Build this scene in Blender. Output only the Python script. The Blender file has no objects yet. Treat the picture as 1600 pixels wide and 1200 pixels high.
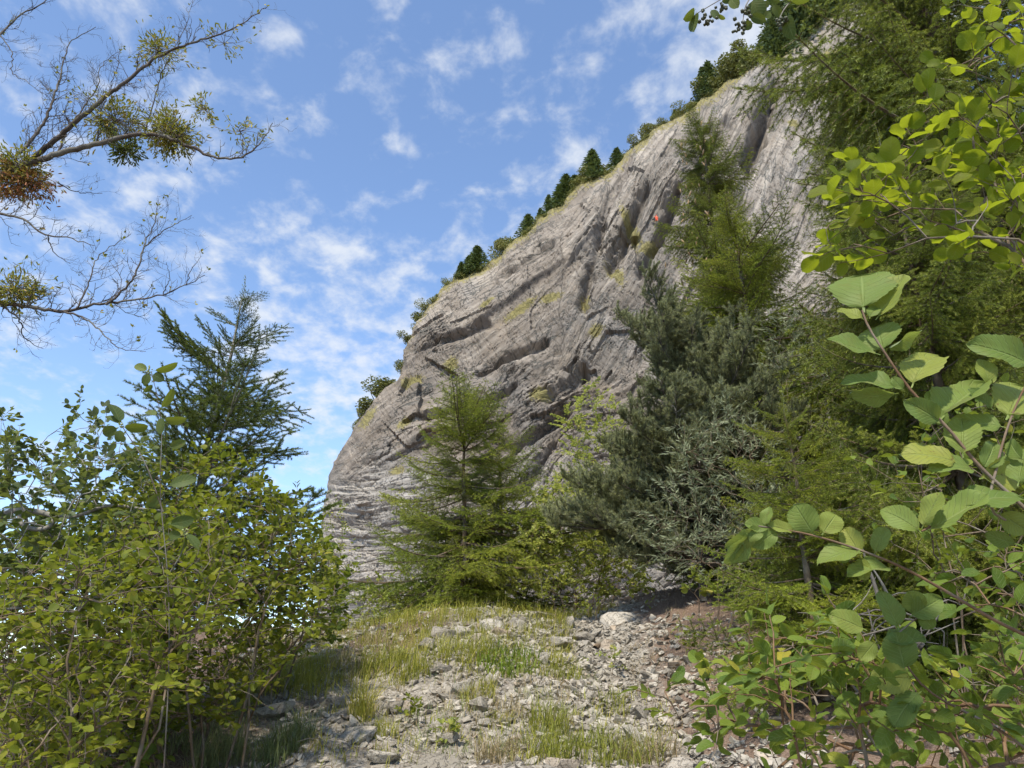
import bpy, math, random
import numpy as np
from mathutils import Vector, Matrix

# ------------------------------------------------------------------ camera, sky, sun, exposure
R_ = math.radians
SC = bpy.context.scene
COL = SC.collection
PITCH = R_(22.0); FPX = 1164.0; CAMZ = 1.6
cam_d = bpy.data.cameras.new('camera'); cam = bpy.data.objects.new('camera', cam_d); COL.objects.link(cam)
cam.location = (0, 0, CAMZ); cam.rotation_euler = (math.pi / 2 + PITCH, 0, 0)
cam_d.sensor_width = 36; cam_d.lens = 36 * FPX / 1600; cam_d.clip_start = 0.05; cam_d.clip_end = 9000
SC.camera = cam

SUN_EL, SUN_AZ = R_(56), R_(-160)          # azimuth measured from +Y (view direction), negative = to the left
world = bpy.data.worlds.new('World'); SC.world = world; world.use_nodes = True
world.cycles.sampling_method = 'MANUAL'; world.cycles.sample_map_resolution = 256

def build_world():
    nt = world.node_tree; N = nt.nodes; Lk = nt.links
    for n in list(N): N.remove(n)
    def nd(t, **k):
        n = N.new(t)
        for a, b in k.items(): setattr(n, a, b)
        return n
    def mth(op, a, b=None, c=None, clamp=False):
        n = nd('ShaderNodeMath', operation=op, use_clamp=clamp)
        for i, v in enumerate((a, b, c)):
            if v is None: continue
            if isinstance(v, (int, float)): n.inputs[i].default_value = v
            else: Lk.new(v, n.inputs[i])
        return n.outputs[0]
    out = nd('ShaderNodeOutputWorld'); bg = nd('ShaderNodeBackground')
    sky = nd('ShaderNodeTexSky', sky_type='NISHITA', sun_disc=False, sun_elevation=SUN_EL, sun_rotation=SUN_AZ,
             altitude=900, air_density=1.0, dust_density=0.35, ozone_density=2.2)
    tc = nd('ShaderNodeTexCoord'); sep = nd('ShaderNodeSeparateXYZ'); Lk.new(tc.outputs['Generated'], sep.inputs[0])
    z = mth('MAXIMUM', sep.outputs[2], 0.0); z = mth('ADD', z, 0.22)
    px = mth('DIVIDE', sep.outputs[0], z); py = mth('DIVIDE', sep.outputs[1], z)
    cmb = nd('ShaderNodeCombineXYZ'); Lk.new(px, cmb.inputs[0]); Lk.new(py, cmb.inputs[1])
    def noise(scale, det, rough, dist, off, stretch=(1, 1, 1), rot=0.0):
        mp = nd('ShaderNodeMapping'); Lk.new(cmb.outputs[0], mp.inputs[0])
        mp.inputs['Location'].default_value = off; mp.inputs['Scale'].default_value = stretch; mp.inputs['Rotation'].default_value = (0, 0, rot)
        n = nd('ShaderNodeTexNoise'); Lk.new(mp.outputs[0], n.inputs['Vector'])
        n.inputs['Scale'].default_value = scale; n.inputs['Detail'].default_value = det
        n.inputs['Roughness'].default_value = rough; n.inputs['Distortion'].default_value = dist
        return n.outputs['Fac']
    cover = noise(1.15, 3, 0.5, 0.2, (3.1, 7.7, 0))
    puffs = noise(13.0, 5, 0.58, 0.15, (1.3, 2.2, 0), (1.0, 0.9, 1), 0.35)
    wisp = noise(3.2, 6, 0.55, 0.3, (8.4, 0.2, 0), (1, 0.8, 1), -0.5)
    # two cloud banks of the day: one low over the cliff's shoulder, one beyond its top
    def bank(d, r0, r1):
        dt = nd('ShaderNodeVectorMath', operation='DOT_PRODUCT'); Lk.new(tc.outputs['Generated'], dt.inputs[0]); dt.inputs[1].default_value = d
        mr = nd('ShaderNodeMapRange', interpolation_type='SMOOTHSTEP'); Lk.new(dt.outputs['Value'], mr.inputs[0])
        mr.inputs[1].default_value = math.cos(r1); mr.inputs[2].default_value = math.cos(r0); return mr.outputs[0]
    def dirv(px_, py_):
        xc, yc = (px_ - 800) / FPX, (600 - py_) / FPX
        v = Vector((xc, math.cos(PITCH) - yc * math.sin(PITCH), math.sin(PITCH) + yc * math.cos(PITCH))); return v.normalized()
    b1 = bank(dirv(540, 520), 0.0, 0.20); b2 = bank(dirv(1230, 30), 0.0, 0.28); b3 = bank(dirv(120, 60), 0.0, 0.3); b4 = bank(dirv(860, 300), 0, .14)
    base = mth('MULTIPLY_ADD', cover, 0.9, -0.56)
    base = mth('MULTIPLY_ADD', b1, 0.26, base); base = mth('MULTIPLY_ADD', b2, 0.34, base)
    base = mth('MULTIPLY_ADD', b3, 0.12, base); base = mth('MULTIPLY_ADD', b4, 0.12, base)
    dens = mth('MULTIPLY_ADD', puffs, 2.5, -1.26)
    dens = mth('MULTIPLY_ADD', wisp, 0.5, mth('ADD', dens, -0.26))
    dens = mth('ADD', dens, base)
    mr = nd('ShaderNodeMapRange', interpolation_type='SMOOTHSTEP'); Lk.new(dens, mr.inputs[0])
    mr.inputs[1].default_value = -0.24; mr.inputs[2].default_value = 0.64; mr.inputs[4].default_value = 0.82
    mix = nd('ShaderNodeMixRGB'); Lk.new(mr.outputs[0], mix.inputs[0]); Lk.new(sky.outputs[0], mix.inputs[1]); mix.inputs[2].default_value = (3.1, 3.25, 3.45, 1)
    Lk.new(mix.outputs[0], bg.inputs[0]); bg.inputs[1].default_value = 0.138
    Lk.new(bg.outputs[0], out.inputs[0])
build_world()

sun_d = bpy.data.lights.new('sun', 'SUN'); sun = bpy.data.objects.new('sun', sun_d); COL.objects.link(sun)
sun_d.energy = 3.2; sun_d.angle = R_(3.0); sun_d.color = (1.0, 0.92, 0.78)
sd = Vector((math.sin(SUN_AZ) * math.cos(SUN_EL), math.cos(SUN_AZ) * math.cos(SUN_EL), math.sin(SUN_EL)))
sun.rotation_euler = (-sd).to_track_quat('-Z', 'Y').to_euler(); sun.location = (0, 0, 60)

vs = SC.view_settings; vs.view_transform = 'Standard'; vs.look = 'None'; vs.gamma = 1.0; vs.use_curve_mapping = False
vs.exposure = 1.06
SC.render.engine = 'CYCLES'; cy = SC.cycles
cy.max_bounces = 7; cy.diffuse_bounces = 3; cy.glossy_bounces = 2; cy.transmission_bounces = 5; cy.transparent_max_bounces = 8
cy.use_adaptive_sampling = True; cy.adaptive_threshold = 0.02; cy.use_denoising = True; cy.sample_clamp_indirect = 6

# ------------------------------------------------------------------ helpers
CP, SP = math.cos(PITCH), math.sin(PITCH)
def at(px, py, Y):
    xc, yc = (px - 800) / FPX, (600 - py) / FPX
    d = np.array((xc, CP - yc * SP, SP + yc * CP)); return np.array((0, 0, CAMZ)) + d * (Y / d[1])
def to_px(P):
    P = np.asarray(P, float); q = P - np.array((0, 0, CAMZ))
    f = q[..., 1] * CP + q[..., 2] * SP; u = -q[..., 1] * SP + q[..., 2] * CP
    f = np.where(np.abs(f) < 1e-6, 1e-6, f)
    return 800 + FPX * q[..., 0] / f, 600 - FPX * u / f, f
def ss(a, b, x):
    t = np.clip((np.asarray(x, float) - a) / (b - a), 0, 1); return t * t * (3 - 2 * t)
def nrm(v): v = np.asarray(v, float); return v / (np.linalg.norm(v, axis=-1, keepdims=True) + 1e-12)

_rs = np.random.RandomState(11); _perm = np.concatenate([_rs.permutation(512)] * 3); _ga = _rs.rand(512) * 2 * np.pi; _gc = np.cos(_ga); _gs = np.sin(_ga)
def pnoise(x, y):
    x = np.asarray(x, float); y = np.asarray(y, float)
    xi = np.floor(x).astype(int); yi = np.floor(y).astype(int); xf = x - xi; yf = y - yi; xi &= 511; yi &= 511
    u = xf * xf * xf * (xf * (xf * 6 - 15) + 10); v = yf * yf * yf * (yf * (yf * 6 - 15) + 10)
    def g(ix, iy, dx, dy):
        h = _perm[_perm[ix & 511] + (iy & 511)]; return _gc[h] * dx + _gs[h] * dy
    n00 = g(xi, yi, xf, yf); n10 = g(xi + 1, yi, xf - 1, yf); n01 = g(xi, yi + 1, xf, yf - 1); n11 = g(xi + 1, yi + 1, xf - 1, yf - 1)
    return ((n00 * (1 - u) + n10 * u) * (1 - v) + (n01 * (1 - u) + n11 * u) * v) * 1.5
def fbm(x, y, o=4, g=0.5):
    s = 0; a = 1.0
    for i in range(o): s = s + a * pnoise(x + 17.3 * i, y + 5.1 * i); x = x * 2.03; y = y * 2.03; a *= g
    return s
def hash1(i, k=0.0): return np.modf(np.abs(np.sin(np.asarray(i) * 12.9898 + k * 78.233) * 43758.5453))[0]

def np_mesh(name, V, F, mats, midx=None, uv=None, smooth=False):
    """V (n,3); F list of int arrays (m,k) or one array; midx per face; uv per vertex."""
    Fs = F if isinstance(F, list) else [F]
    Fs = [np.asarray(f, np.int32) for f in Fs if len(f)]
    me = bpy.data.meshes.new(name); V = np.asarray(V, np.float32)
    me.vertices.add(len(V)); me.vertices.foreach_set('co', V.ravel())
    loops = np.concatenate([f.ravel() for f in Fs]); sizes = np.concatenate([np.full(len(f), f.shape[1], np.int32) for f in Fs])
    me.loops.add(len(loops)); me.loops.foreach_set('vertex_index', loops.astype(np.int32))
    me.polygons.add(len(sizes)); starts = np.concatenate([[0], np.cumsum(sizes)[:-1]]).astype(np.int32)
    me.polygons.foreach_set('loop_start', starts); me.polygons.foreach_set('loop_total', sizes)
    for m in mats: me.materials.append(m)
    if midx is not None: me.polygons.foreach_set('material_index', np.asarray(midx, np.int32))
    me.polygons.foreach_set('use_smooth', np.full(len(sizes), bool(smooth)))
    if uv is not None:
        l = me.uv_layers.new(name='uv'); l.data.foreach_set('uv', np.asarray(uv, np.float32)[loops].ravel())
    me.update(calc_edges=True); me.validate(); return me
class Geo:
    def __init__(s): s.V = []; s.F = []; s.M = []; s.U = []; s.n = 0
    def add(s, V, F, m=0, uv=None):
        F = np.asarray(F)
        if len(F) == 0: return
        if F.shape[1] == 3: F = np.concatenate([F, F[:, 2:3]], 1) if False else F
        s.V.append(np.asarray(V, float)); s.F.append(F + s.n); s.M.append(np.full(len(F), m)); s.n += len(V)
        s.U.append(np.zeros((len(V), 2)) if uv is None else uv)
    def mesh(s, name, mats, smooth=False):
        return np_mesh(name, np.concatenate(s.V), s.F, mats, np.concatenate(s.M), np.concatenate(s.U), smooth)
def link(name, me, parent=None, loc=None):
    o = bpy.data.objects.new(name, me); COL.objects.link(o)
    if parent is not None: o.parent = parent
    if loc is not None: o.location = loc
    return o
def tag(o, label=None, cat=None, group=None, kind=None):
    for k, v in (('label', label), ('category', cat), ('group', group), ('kind', kind)):
        if v: o[k] = v
    return o
def thing(name, label, cat, loc=(0, 0, 0), group=None):
    o = bpy.data.objects.new(name, None); COL.objects.link(o); o.location = loc; o.empty_display_size = 0.1
    return tag(o, label, cat, group)

def tube(path, rad, sides=6, cap=True):
    P = np.asarray(path, float); n = len(P); rad = np.broadcast_to(np.asarray(rad, float), (n,))
    T = np.gradient(P, axis=0); T = nrm(T)
    a = np.array((0, 0, 1.)) if abs(T[0][2]) < 0.9 else np.array((1., 0, 0))
    u = nrm(np.cross(T[0], a)); V = []
    ang = np.arange(sides) * 2 * np.pi / sides; ca, sa = np.cos(ang)[:, None], np.sin(ang)[:, None]
    for i in range(n):
        u = u - T[i] * np.dot(u, T[i]); u = u / (np.linalg.norm(u) + 1e-12); w = np.cross(T[i], u)
        V.append(P[i] + rad[i] * (ca * u + sa * w))
    V = np.concatenate(V); k = np.arange(sides); k2 = (k + 1) % sides
    F = np.concatenate([np.stack([i * sides + k, i * sides + k2, (i + 1) * sides + k2, (i + 1) * sides + k], 1) for i in range(n - 1)])
    return V, F
def smooth_path(pts, n):
    P = np.asarray(pts, float); t = np.concatenate([[0], np.cumsum(np.linalg.norm(np.diff(P, axis=0), axis=1))]); t /= t[-1]
    q = np.linspace(0, 1, n)
    if len(P) < 3: return np.stack([np.interp(q, t, P[:, k]) for k in range(P.shape[1])], 1)
    m = np.gradient(P, t, axis=0); i = np.clip(np.searchsorted(t, q, 'right') - 1, 0, len(P) - 2)
    h = (t[i + 1] - t[i])[:, None]; s = ((q - t[i])[:, None]) / h
    return ((2 * s**3 - 3 * s**2 + 1) * P[i] + (s**3 - 2 * s**2 + s) * h * m[i] + (-2 * s**3 + 3 * s**2) * P[i + 1] + (s**3 - s**2) * h * m[i + 1])

# ------------------------------------------------------------------ materials
def new_mat(name):
    m = bpy.data.materials.new(name); m.use_nodes = True; nt = m.node_tree
    for n in list(nt.nodes): nt.nodes.remove(n)
    out = nt.nodes.new('ShaderNodeOutputMaterial')
    class B: pass
    b = B(); b.m = m; b.nt = nt; b.out = out
    def nd(t, **k):
        n = nt.nodes.new(t)
        for a, v in k.items(): setattr(n, a, v)
        return n
    def put(sock, v):
        if isinstance(v, bpy.types.NodeSocket): nt.links.new(v, sock)
        else: sock.default_value = v
    def mth(op, a, bb=None, c=None, clamp=False):
        n = nd('ShaderNodeMath', operation=op, use_clamp=clamp)
        for i, v in enumerate((a, bb, c)):
            if v is not None: put(n.inputs[i], v)
        return n.outputs[0]
    def noise(vec, scale, det=4, rough=0.55, dist=0.0):
        n = nd('ShaderNodeTexNoise'); put(n.inputs['Vector'], vec); put(n.inputs['Scale'], scale); put(n.inputs['Detail'], det); put(n.inputs['Roughness'], rough); put(n.inputs['Distortion'], dist); return n.outputs['Fac']
    def ramp(f, stops):
        n = nd('ShaderNodeValToRGB'); put(n.inputs[0], f); e = n.color_ramp.elements
        while len(e) < len(stops): e.new(0.5)
        for i, (p, c) in enumerate(stops): e[i].position = p; e[i].color = (*c, 1) if len(c) == 3 else c
        return n.outputs[0]
    def mix(f, a, c, mode='MIX'):
        n = nd('ShaderNodeMixRGB', blend_type=mode); put(n.inputs[0], f)
        for i, v in ((1, a), (2, c)): put(n.inputs[i], v if isinstance(v, bpy.types.NodeSocket) else (*v, 1) if len(v) == 3 else v)
        return n.outputs[0]
    def mapping(vec, scale=(1, 1, 1), rot=(0, 0, 0), loc=(0, 0, 0)):
        n = nd('ShaderNodeMapping'); put(n.inputs[0], vec); n.inputs['Scale'].default_value = scale; n.inputs['Rotation'].default_value = rot; n.inputs['Location'].default_value = loc; return n.outputs[0]
    def smooth(f, a, c, lo=0.0, hi=1.0):
        n = nd('ShaderNodeMapRange', interpolation_type='SMOOTHSTEP'); put(n.inputs[0], f); n.inputs[1].default_value = a; n.inputs[2].default_value = c; n.inputs[3].default_value = lo; n.inputs[4].default_value = hi; return n.outputs[0]
    def principled(col, rough=0.9, spec=0.2, bump=None, bdist=0.02, bstr=0.6):
        p = nd('ShaderNodeBsdfPrincipled'); put(p.inputs['Base Color'], col if isinstance(col, bpy.types.NodeSocket) else (*col, 1)); put(p.inputs['Roughness'], rough); put(p.inputs['Specular IOR Level'], spec)
        if bump is not None:
            bm = nd('ShaderNodeBump'); put(bm.inputs['Height'], bump); bm.inputs['Distance'].default_value = bdist; bm.inputs['Strength'].default_value = bstr; nt.links.new(bm.outputs[0], p.inputs['Normal'])
        return p.outputs[0]
    b.nd, b.put, b.mth, b.noise, b.ramp, b.mix, b.mapping, b.smooth, b.principled = nd, put, mth, noise, ramp, mix, mapping, smooth, principled
    b.fin = lambda s: (nt.links.new(s, out.inputs[0]), m)[1]
    b.obj = lambda: nd('ShaderNodeTexCoord').outputs['Object']
    b.geo = lambda: nd('ShaderNodeNewGeometry')
    b.pos = lambda: nd('ShaderNodeNewGeometry').outputs['Position']
    def rnd():
        a = nd('ShaderNodeNewGeometry').outputs['Random Per Island']; o = nd('ShaderNodeObjectInfo').outputs['Random']
        return mth('FRACT', mth('ADD', a, o))
    b.rnd = rnd
    return b

def leaf_mat(name, stops, back=None, trans=0.42, tcol=None, veins=7.0, rough=0.55, vein_str=0.5, spec=0.2):
    b = new_mat(name); r = b.rnd(); col = b.ramp(r, stops)
    uv = b.nd('ShaderNodeUVMap').outputs[0]; sp = b.nd('ShaderNodeSeparateXYZ'); b.put(sp.inputs[0], uv)
    u, v = sp.outputs[0], sp.outputs[1]; au = b.mth('ABSOLUTE', u)
    rib = b.smooth(au, 0.0, 0.09, 1, 0)
    w = b.mth('SINE', b.mth('MULTIPLY', b.mth('SUBTRACT', v, b.mth('MULTIPLY', au, 0.28)), veins * 6.283)); lat = b.smooth(w, 0.72, 1.0)
    vein = b.mth('MAXIMUM', rib, b.mth('MULTIPLY', lat, 0.7))
    col = b.mix(b.mth('MULTIPLY', vein, 0.35 * vein_str * 2), col, b.mix(0.5, col, (0.34, 0.42, 0.16)))
    blot = b.noise(b.pos(), 38, 3); col = b.mix(b.smooth(blot, 0.45, 0.75, 0, 0.28), col, (0.16, 0.15, 0.03))
    spot = b.noise(b.nd('ShaderNodeTexCoord').outputs['Object'], 60.0 if name == 'x' else 9.0, 2, 0.5); spot = b.mth('MULTIPLY', b.smooth(spot, 0.68, 0.74), b.smooth(b.rnd(), 0.55, 0.6)); col = b.mix(b.mth('MULTIPLY', spot, 0.8), col, (0.13, 0.075, 0.03))
    if back is not None:
        bf = b.geo().outputs['Backfacing']; col = b.mix(b.mth('MULTIPLY', bf, 0.75), col, back)
    h = b.mth('SUBTRACT', 0.0, vein)
    p = b.principled(col, rough, spec, h, 0.004, 0.7 * vein_str)
    t = b.nd('ShaderNodeBsdfTranslucent'); b.put(t.inputs[0], b.mix(0.62, col, tcol or (0.28, 0.33, 0.02)))
    ms = b.nd('ShaderNodeMixShader'); b.put(ms.inputs[0], trans); b.nt.links.new(p, ms.inputs[1]); b.nt.links.new(t.outputs[0], ms.inputs[2])
    return b.fin(ms.outputs[0])
def needle_mat(name, stops, trans=0.25, fresh=False):
    b = new_mat(name); a = b.geo().outputs['Random Per Island']; o = b.nd('ShaderNodeObjectInfo').outputs['Random']
    f = b.mth('ADD', b.mth('MULTIPLY', a, 0.55), b.mth('MULTIPLY', o, 0.45)); col = b.ramp(f, stops)
    if fresh:                                              # paler new shoots, darker inner needles: highlight contrast put into the colour too
        sp = b.nd('ShaderNodeSeparateXYZ'); b.put(sp.inputs[0], b.nd('ShaderNodeUVMap').outputs[0]); k = b.smooth(sp.outputs[1], 0.25, 1.0)
        col = b.mix(k, b.mix(1.0, col, (0.80, 0.82, 0.85), 'MULTIPLY'), b.mix(1.0, col, (1.75, 1.65, 1.25), 'MULTIPLY'))
    p = b.principled(col, 0.55, 0.3); t = b.nd('ShaderNodeBsdfTranslucent'); b.put(t.inputs[0], b.mix(0.4, col, (0.25, 0.3, 0.03)))
    ms = b.nd('ShaderNodeMixShader'); b.put(ms.inputs[0], trans); b.nt.links.new(p, ms.inputs[1]); b.nt.links.new(t.outputs[0], ms.inputs[2])
    return b.fin(ms.outputs[0])
def bark_mat(name, c0, c1, scale=20):
    b = new_mat(name); v = b.mapping(b.obj(), (1, 1, 0.35)); n = b.noise(v, scale, 6, 0.65, 0.3); n2 = b.noise(b.obj(), scale * 0.2, 3)
    col = b.mix(b.smooth(n2, 0.45, 0.65, 0, 0.5), b.ramp(n, [(0.3, c0), (0.7, c1)]), (0.22, 0.22, 0.19))
    return b.fin(b.principled(col, 0.9, 0.15, n, 0.01, 0.9))

M = {}
M['bark_dark'] = bark_mat('bark_dark', (0.035, 0.028, 0.022), (0.12, 0.10, 0.085))
M['bark_grey'] = bark_mat('bark_grey', (0.10, 0.09, 0.08), (0.30, 0.28, 0.25))
M['bark_brown'] = bark_mat('bark_brown', (0.06, 0.04, 0.025), (0.20, 0.15, 0.10))
M['twig_red'] = bark_mat('twig_red', (0.09, 0.05, 0.03), (0.22, 0.14, 0.08))
M['needle_dark'] = needle_mat('needle_dark', [(0, (0.0605, 0.0865, 0.0162)), (0.5, (0.1237, 0.1623, 0.0290)), (1, (0.2336, 0.2488, 0.0451))], fresh=True)
M['needle_mid'] = needle_mat('needle_mid', [(0, (0.0690, 0.1075, 0.0162)), (0.5, (0.1610, 0.2053, 0.0292)), (1, (0.2988, 0.3128, 0.0486))], fresh=True)
M['needle_fresh'] = needle_mat('needle_fresh', [(0, (0.0786, 0.1211, 0.0151)), (0.5, (0.1661, 0.2118, 0.0250)), (1, (0.2972, 0.3102, 0.0376))], fresh=True)
M['needle_blue'] = needle_mat('needle_blue', [(0.0, (0.036, 0.056, 0.014)), (0.5, (0.066, 0.095, 0.022)), (1.0, (0.12, 0.15, 0.035))], fresh=True)
M['needle_pine'] = needle_mat('needle_pine', [(0.0, (0.090, 0.106, 0.054)), (0.5, (0.156, 0.176, 0.098)), (1.0, (0.24, 0.258, 0.155))], 0.15, fresh=True)
M['leaf_yellow'] = leaf_mat('leaf_yellow', [(0, (0.0826, 0.1118, 0.0136)), (0.5, (0.1458, 0.1750, 0.0175)), (0.9, (0.2041, 0.2138, 0.0213)), (1, (0.2722, 0.2430, 0.0292))], veins=6)
M['leaf_green'] = leaf_mat('leaf_green', [(0, (0.0516, 0.0861, 0.0138)), (0.5, (0.0976, 0.1434, 0.0207)), (1, (0.1607, 0.2007, 0.0275))], veins=6)
M['leaf_deep'] = leaf_mat('leaf_deep', [(0, (0.0360, 0.0600, 0.0192)), (0.5, (0.0660, 0.0960, 0.0264)), (1, (0.1200, 0.1500, 0.0336))], back=(0.13, 0.16, 0.09), trans=0.3, veins=7)
M['leaf_whitebeam'] = leaf_mat('leaf_whitebeam', [(0, (0.10, 0.155, 0.035)), (0.6, (0.15, 0.205, 0.045)), (1, (0.24, 0.26, 0.05))], back=(0.30, 0.36, 0.22), trans=0.33, tcol=(0.33, 0.40, 0.06), veins=9, vein_str=0.9)
M['leaf_backlit'] = leaf_mat('leaf_backlit', [(0, (0.0720, 0.1080, 0.0096)), (0.5, (0.1200, 0.1600, 0.0128)), (1, (0.1760, 0.2000, 0.0160))], trans=0.6, tcol=(0.36, 0.42, 0.015), veins=7)  # backlit look painted into the leaf colour; the sun stands behind the camera
M['leaf_dogwood'] = leaf_mat('leaf_dogwood', [(0, (0.0607, 0.1105, 0.0177)), (0.5, (0.1105, 0.1713, 0.0243)), (0.92, (0.1658, 0.2210, 0.0287)), (1, (0.3536, 0.2984, 0.0331))], veins=5, vein_str=0.8, trans=0.36)
M['leaf_silver'] = leaf_mat('leaf_silver', [(0, (0.12, 0.145, 0.085)), (0.5, (0.19, 0.22, 0.13)), (1, (0.29, 0.32, 0.20))], trans=0.25, tcol=(0.3, 0.34, 0.14), veins=1, vein_str=0.1)
M['leaf_olive'] = leaf_mat('leaf_olive', [(0, (0.1210, 0.1320, 0.0275)), (0.5, (0.2310, 0.2200, 0.0440)), (0.85, (0.3630, 0.3080, 0.0660)), (1, (0.3960, 0.2420, 0.0770))], veins=1, vein_str=0.1, trans=0.3)
M['leaf_pale'] = leaf_mat('leaf_pale', [(0, (0.20, 0.25, 0.06)), (0.5, (0.31, 0.35, 0.085)), (0.9, (0.42, 0.43, 0.12)), (1, (0.45, 0.36, 0.12))], veins=1, vein_str=0.1, trans=0.5, tcol=(0.45, 0.5, 0.08))
M['leaf_rust'] = leaf_mat('leaf_rust', [(0, (0.2210, 0.0765, 0.0425)), (0.5, (0.3740, 0.1445, 0.0680)), (1, (0.3400, 0.2550, 0.0680))], veins=1, vein_str=0.1, trans=0.2)
M['leaf_bush'] = leaf_mat('leaf_bush', [(0, (0.1437, 0.1941, 0.0431)), (0.5, (0.2444, 0.2875, 0.0575)), (0.9, (0.3594, 0.3737, 0.0791)), (1, (0.4600, 0.3594, 0.1150))], veins=1, vein_str=0.1, trans=0.4)
M['rim_conifer'] = needle_mat('rim_conifer', [(0, (0.0401, 0.0668, 0.0312)), (0.5, (0.0713, 0.1114, 0.0446)), (1, (0.1337, 0.1782, 0.0668))], 0.15)
M['rim_bush'] = needle_mat('rim_bush', [(0, (0.0907, 0.1024, 0.0330)), (0.5, (0.1543, 0.1650, 0.0496)), (1, (0.2542, 0.2392, 0.0826))], 0.2)
M['grass'] = needle_mat('grass', [(0, (0.1337, 0.1553, 0.0267)), (0.4, (0.2525, 0.2700, 0.0389)), (0.75, (0.4010, 0.3645, 0.0668)), (1, (0.6237, 0.4860, 0.2066))], 0.35)
M['grass_blue'] = needle_mat('grass_blue', [(0, (0.0875, 0.1250, 0.0562)), (0.5, (0.1750, 0.2125, 0.0875)), (1, (0.3500, 0.3500, 0.1625))], 0.3)
M['grass_bright'] = needle_mat('grass_bright', [(0, (0.1100, 0.1870, 0.0198)), (0.5, (0.2090, 0.2970, 0.0330)), (1, (0.3300, 0.3740, 0.0550))], 0.4)
M['grass_dry'] = needle_mat('grass_dry', [(0.0, (0.16, 0.11, 0.06)), (0.5, (0.30, 0.23, 0.13)), (1.0, (0.45, 0.38, 0.22))], 0.3)
M['cone'] = bark_mat('cone', (0.22, 0.13, 0.06), (0.45, 0.32, 0.18), 60)
M['berry'] = new_mat('berry'); M['berry'] = M['berry'].fin(M['berry'].principled((0.05, 0.055, 0.025), 0.4, 0.4))
M['berry_green'] = new_mat('berry_green'); M['berry_green'] = M['berry_green'].fin(M['berry_green'].principled((0.25, 0.28, 0.10), 0.45, 0.4))
M['deadwood'] = bark_mat('deadwood', (0.085, 0.072, 0.058), (0.22, 0.195, 0.165), 40)

def rock_mat(name, tint=(1, 1, 1), scale=1.0):
    b = new_mat(name); o = b.obj(); r = b.nd('ShaderNodeObjectInfo').outputs['Random']; isl = b.geo().outputs['Random Per Island']
    n = b.noise(o, 14 * scale, 6, 0.65); n2 = b.noise(b.mapping(o, (1, 1, 5)), 9 * scale, 4, 0.6, 0.4); f = b.mth('FRACT', b.mth('ADD', r, isl))
    base = b.ramp(f, [(0.0, (0.23, 0.205, 0.165)), (0.35, (0.32, 0.29, 0.24)), (0.7, (0.41, 0.375, 0.315)), (0.9, (0.42, 0.385, 0.33)), (1.0, (0.36, 0.28, 0.20))])
    base = b.mix(1.0, base, tint, 'MULTIPLY')
    col = b.mix(b.smooth(n, 0.4, 0.75, 0, 0.55), base, (0.17, 0.155, 0.135)); col = b.mix(b.smooth(n2, 0.6, 0.68, 0, 0.35), col, (0.46, 0.43, 0.38))
    ck = b.noise(o, 1.7 * scale, 5, 0.6, 0.8); ck = b.smooth(b.mth('ABSOLUTE', b.mth('SUBTRACT', ck, 0.5)), 0, 0.014, 1, 0); col = b.mix(b.mth('MULTIPLY', ck, 0.7), col, (0.07, 0.06, 0.05)); moss = b.noise(o, 2.3, 5, 0.65); col = b.mix(b.smooth(moss, 0.58, 0.72, 0, 0.6), col, (0.15, 0.135, 0.085))
    return b.fin(b.principled(col, 0.9, 0.2, b.mth('SUBTRACT', b.mth('ADD', n, b.mth('MULTIPLY', n2, 0.7)), b.mth('MULTIPLY', ck, 0.6)), 0.012, 0.9))
M['rock'] = rock_mat('rock')

def ground_mat():
    b = new_mat('ground'); p = b.pos(); at_ = b.nd('ShaderNodeAttribute', attribute_name='soil').outputs['Fac']
    vor = b.nd('ShaderNodeTexVoronoi'); b.put(vor.inputs['Vector'], p); vor.inputs['Scale'].default_value = 42
    vor2 = b.nd('ShaderNodeTexVoronoi'); b.put(vor2.inputs['Vector'], p); vor2.inputs['Scale'].default_value = 110
    hue = b.nd('ShaderNodeSeparateXYZ'); b.put(hue.inputs[0], vor.outputs['Color'])
    stones = b.ramp(hue.outputs[0], [(0, (0.16, 0.142, 0.115)), (0.5, (0.26, 0.235, 0.197)), (1, (0.37, 0.34, 0.295))])
    n = b.noise(p, 2.2, 6, 0.62); n2 = b.noise(p, 60, 4, 0.7)
    earth = b.ramp(n2, [(0.3, (0.09, 0.062, 0.045)), (0.55, (0.19, 0.135, 0.10)), (0.75, (0.34, 0.26, 0.20))])
    f = b.mth('ADD', at_, b.mth('MULTIPLY_ADD', n, 1.3, -0.65)); col = b.mix(b.smooth(f, 0.25, 0.7), stones, earth)
    h = b.mth('ADD', b.mth('MULTIPLY', b.mth('SUBTRACT', 1.0, vor.outputs['Distance']), 1.0), b.mth('MULTIPLY', b.mth('SUBTRACT', 1.0, vor2.outputs['Distance']), 0.5))
    return b.fin(b.principled(col, 0.95, 0.1, h, 0.02, 0.8))
M['ground'] = ground_mat()

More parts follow.
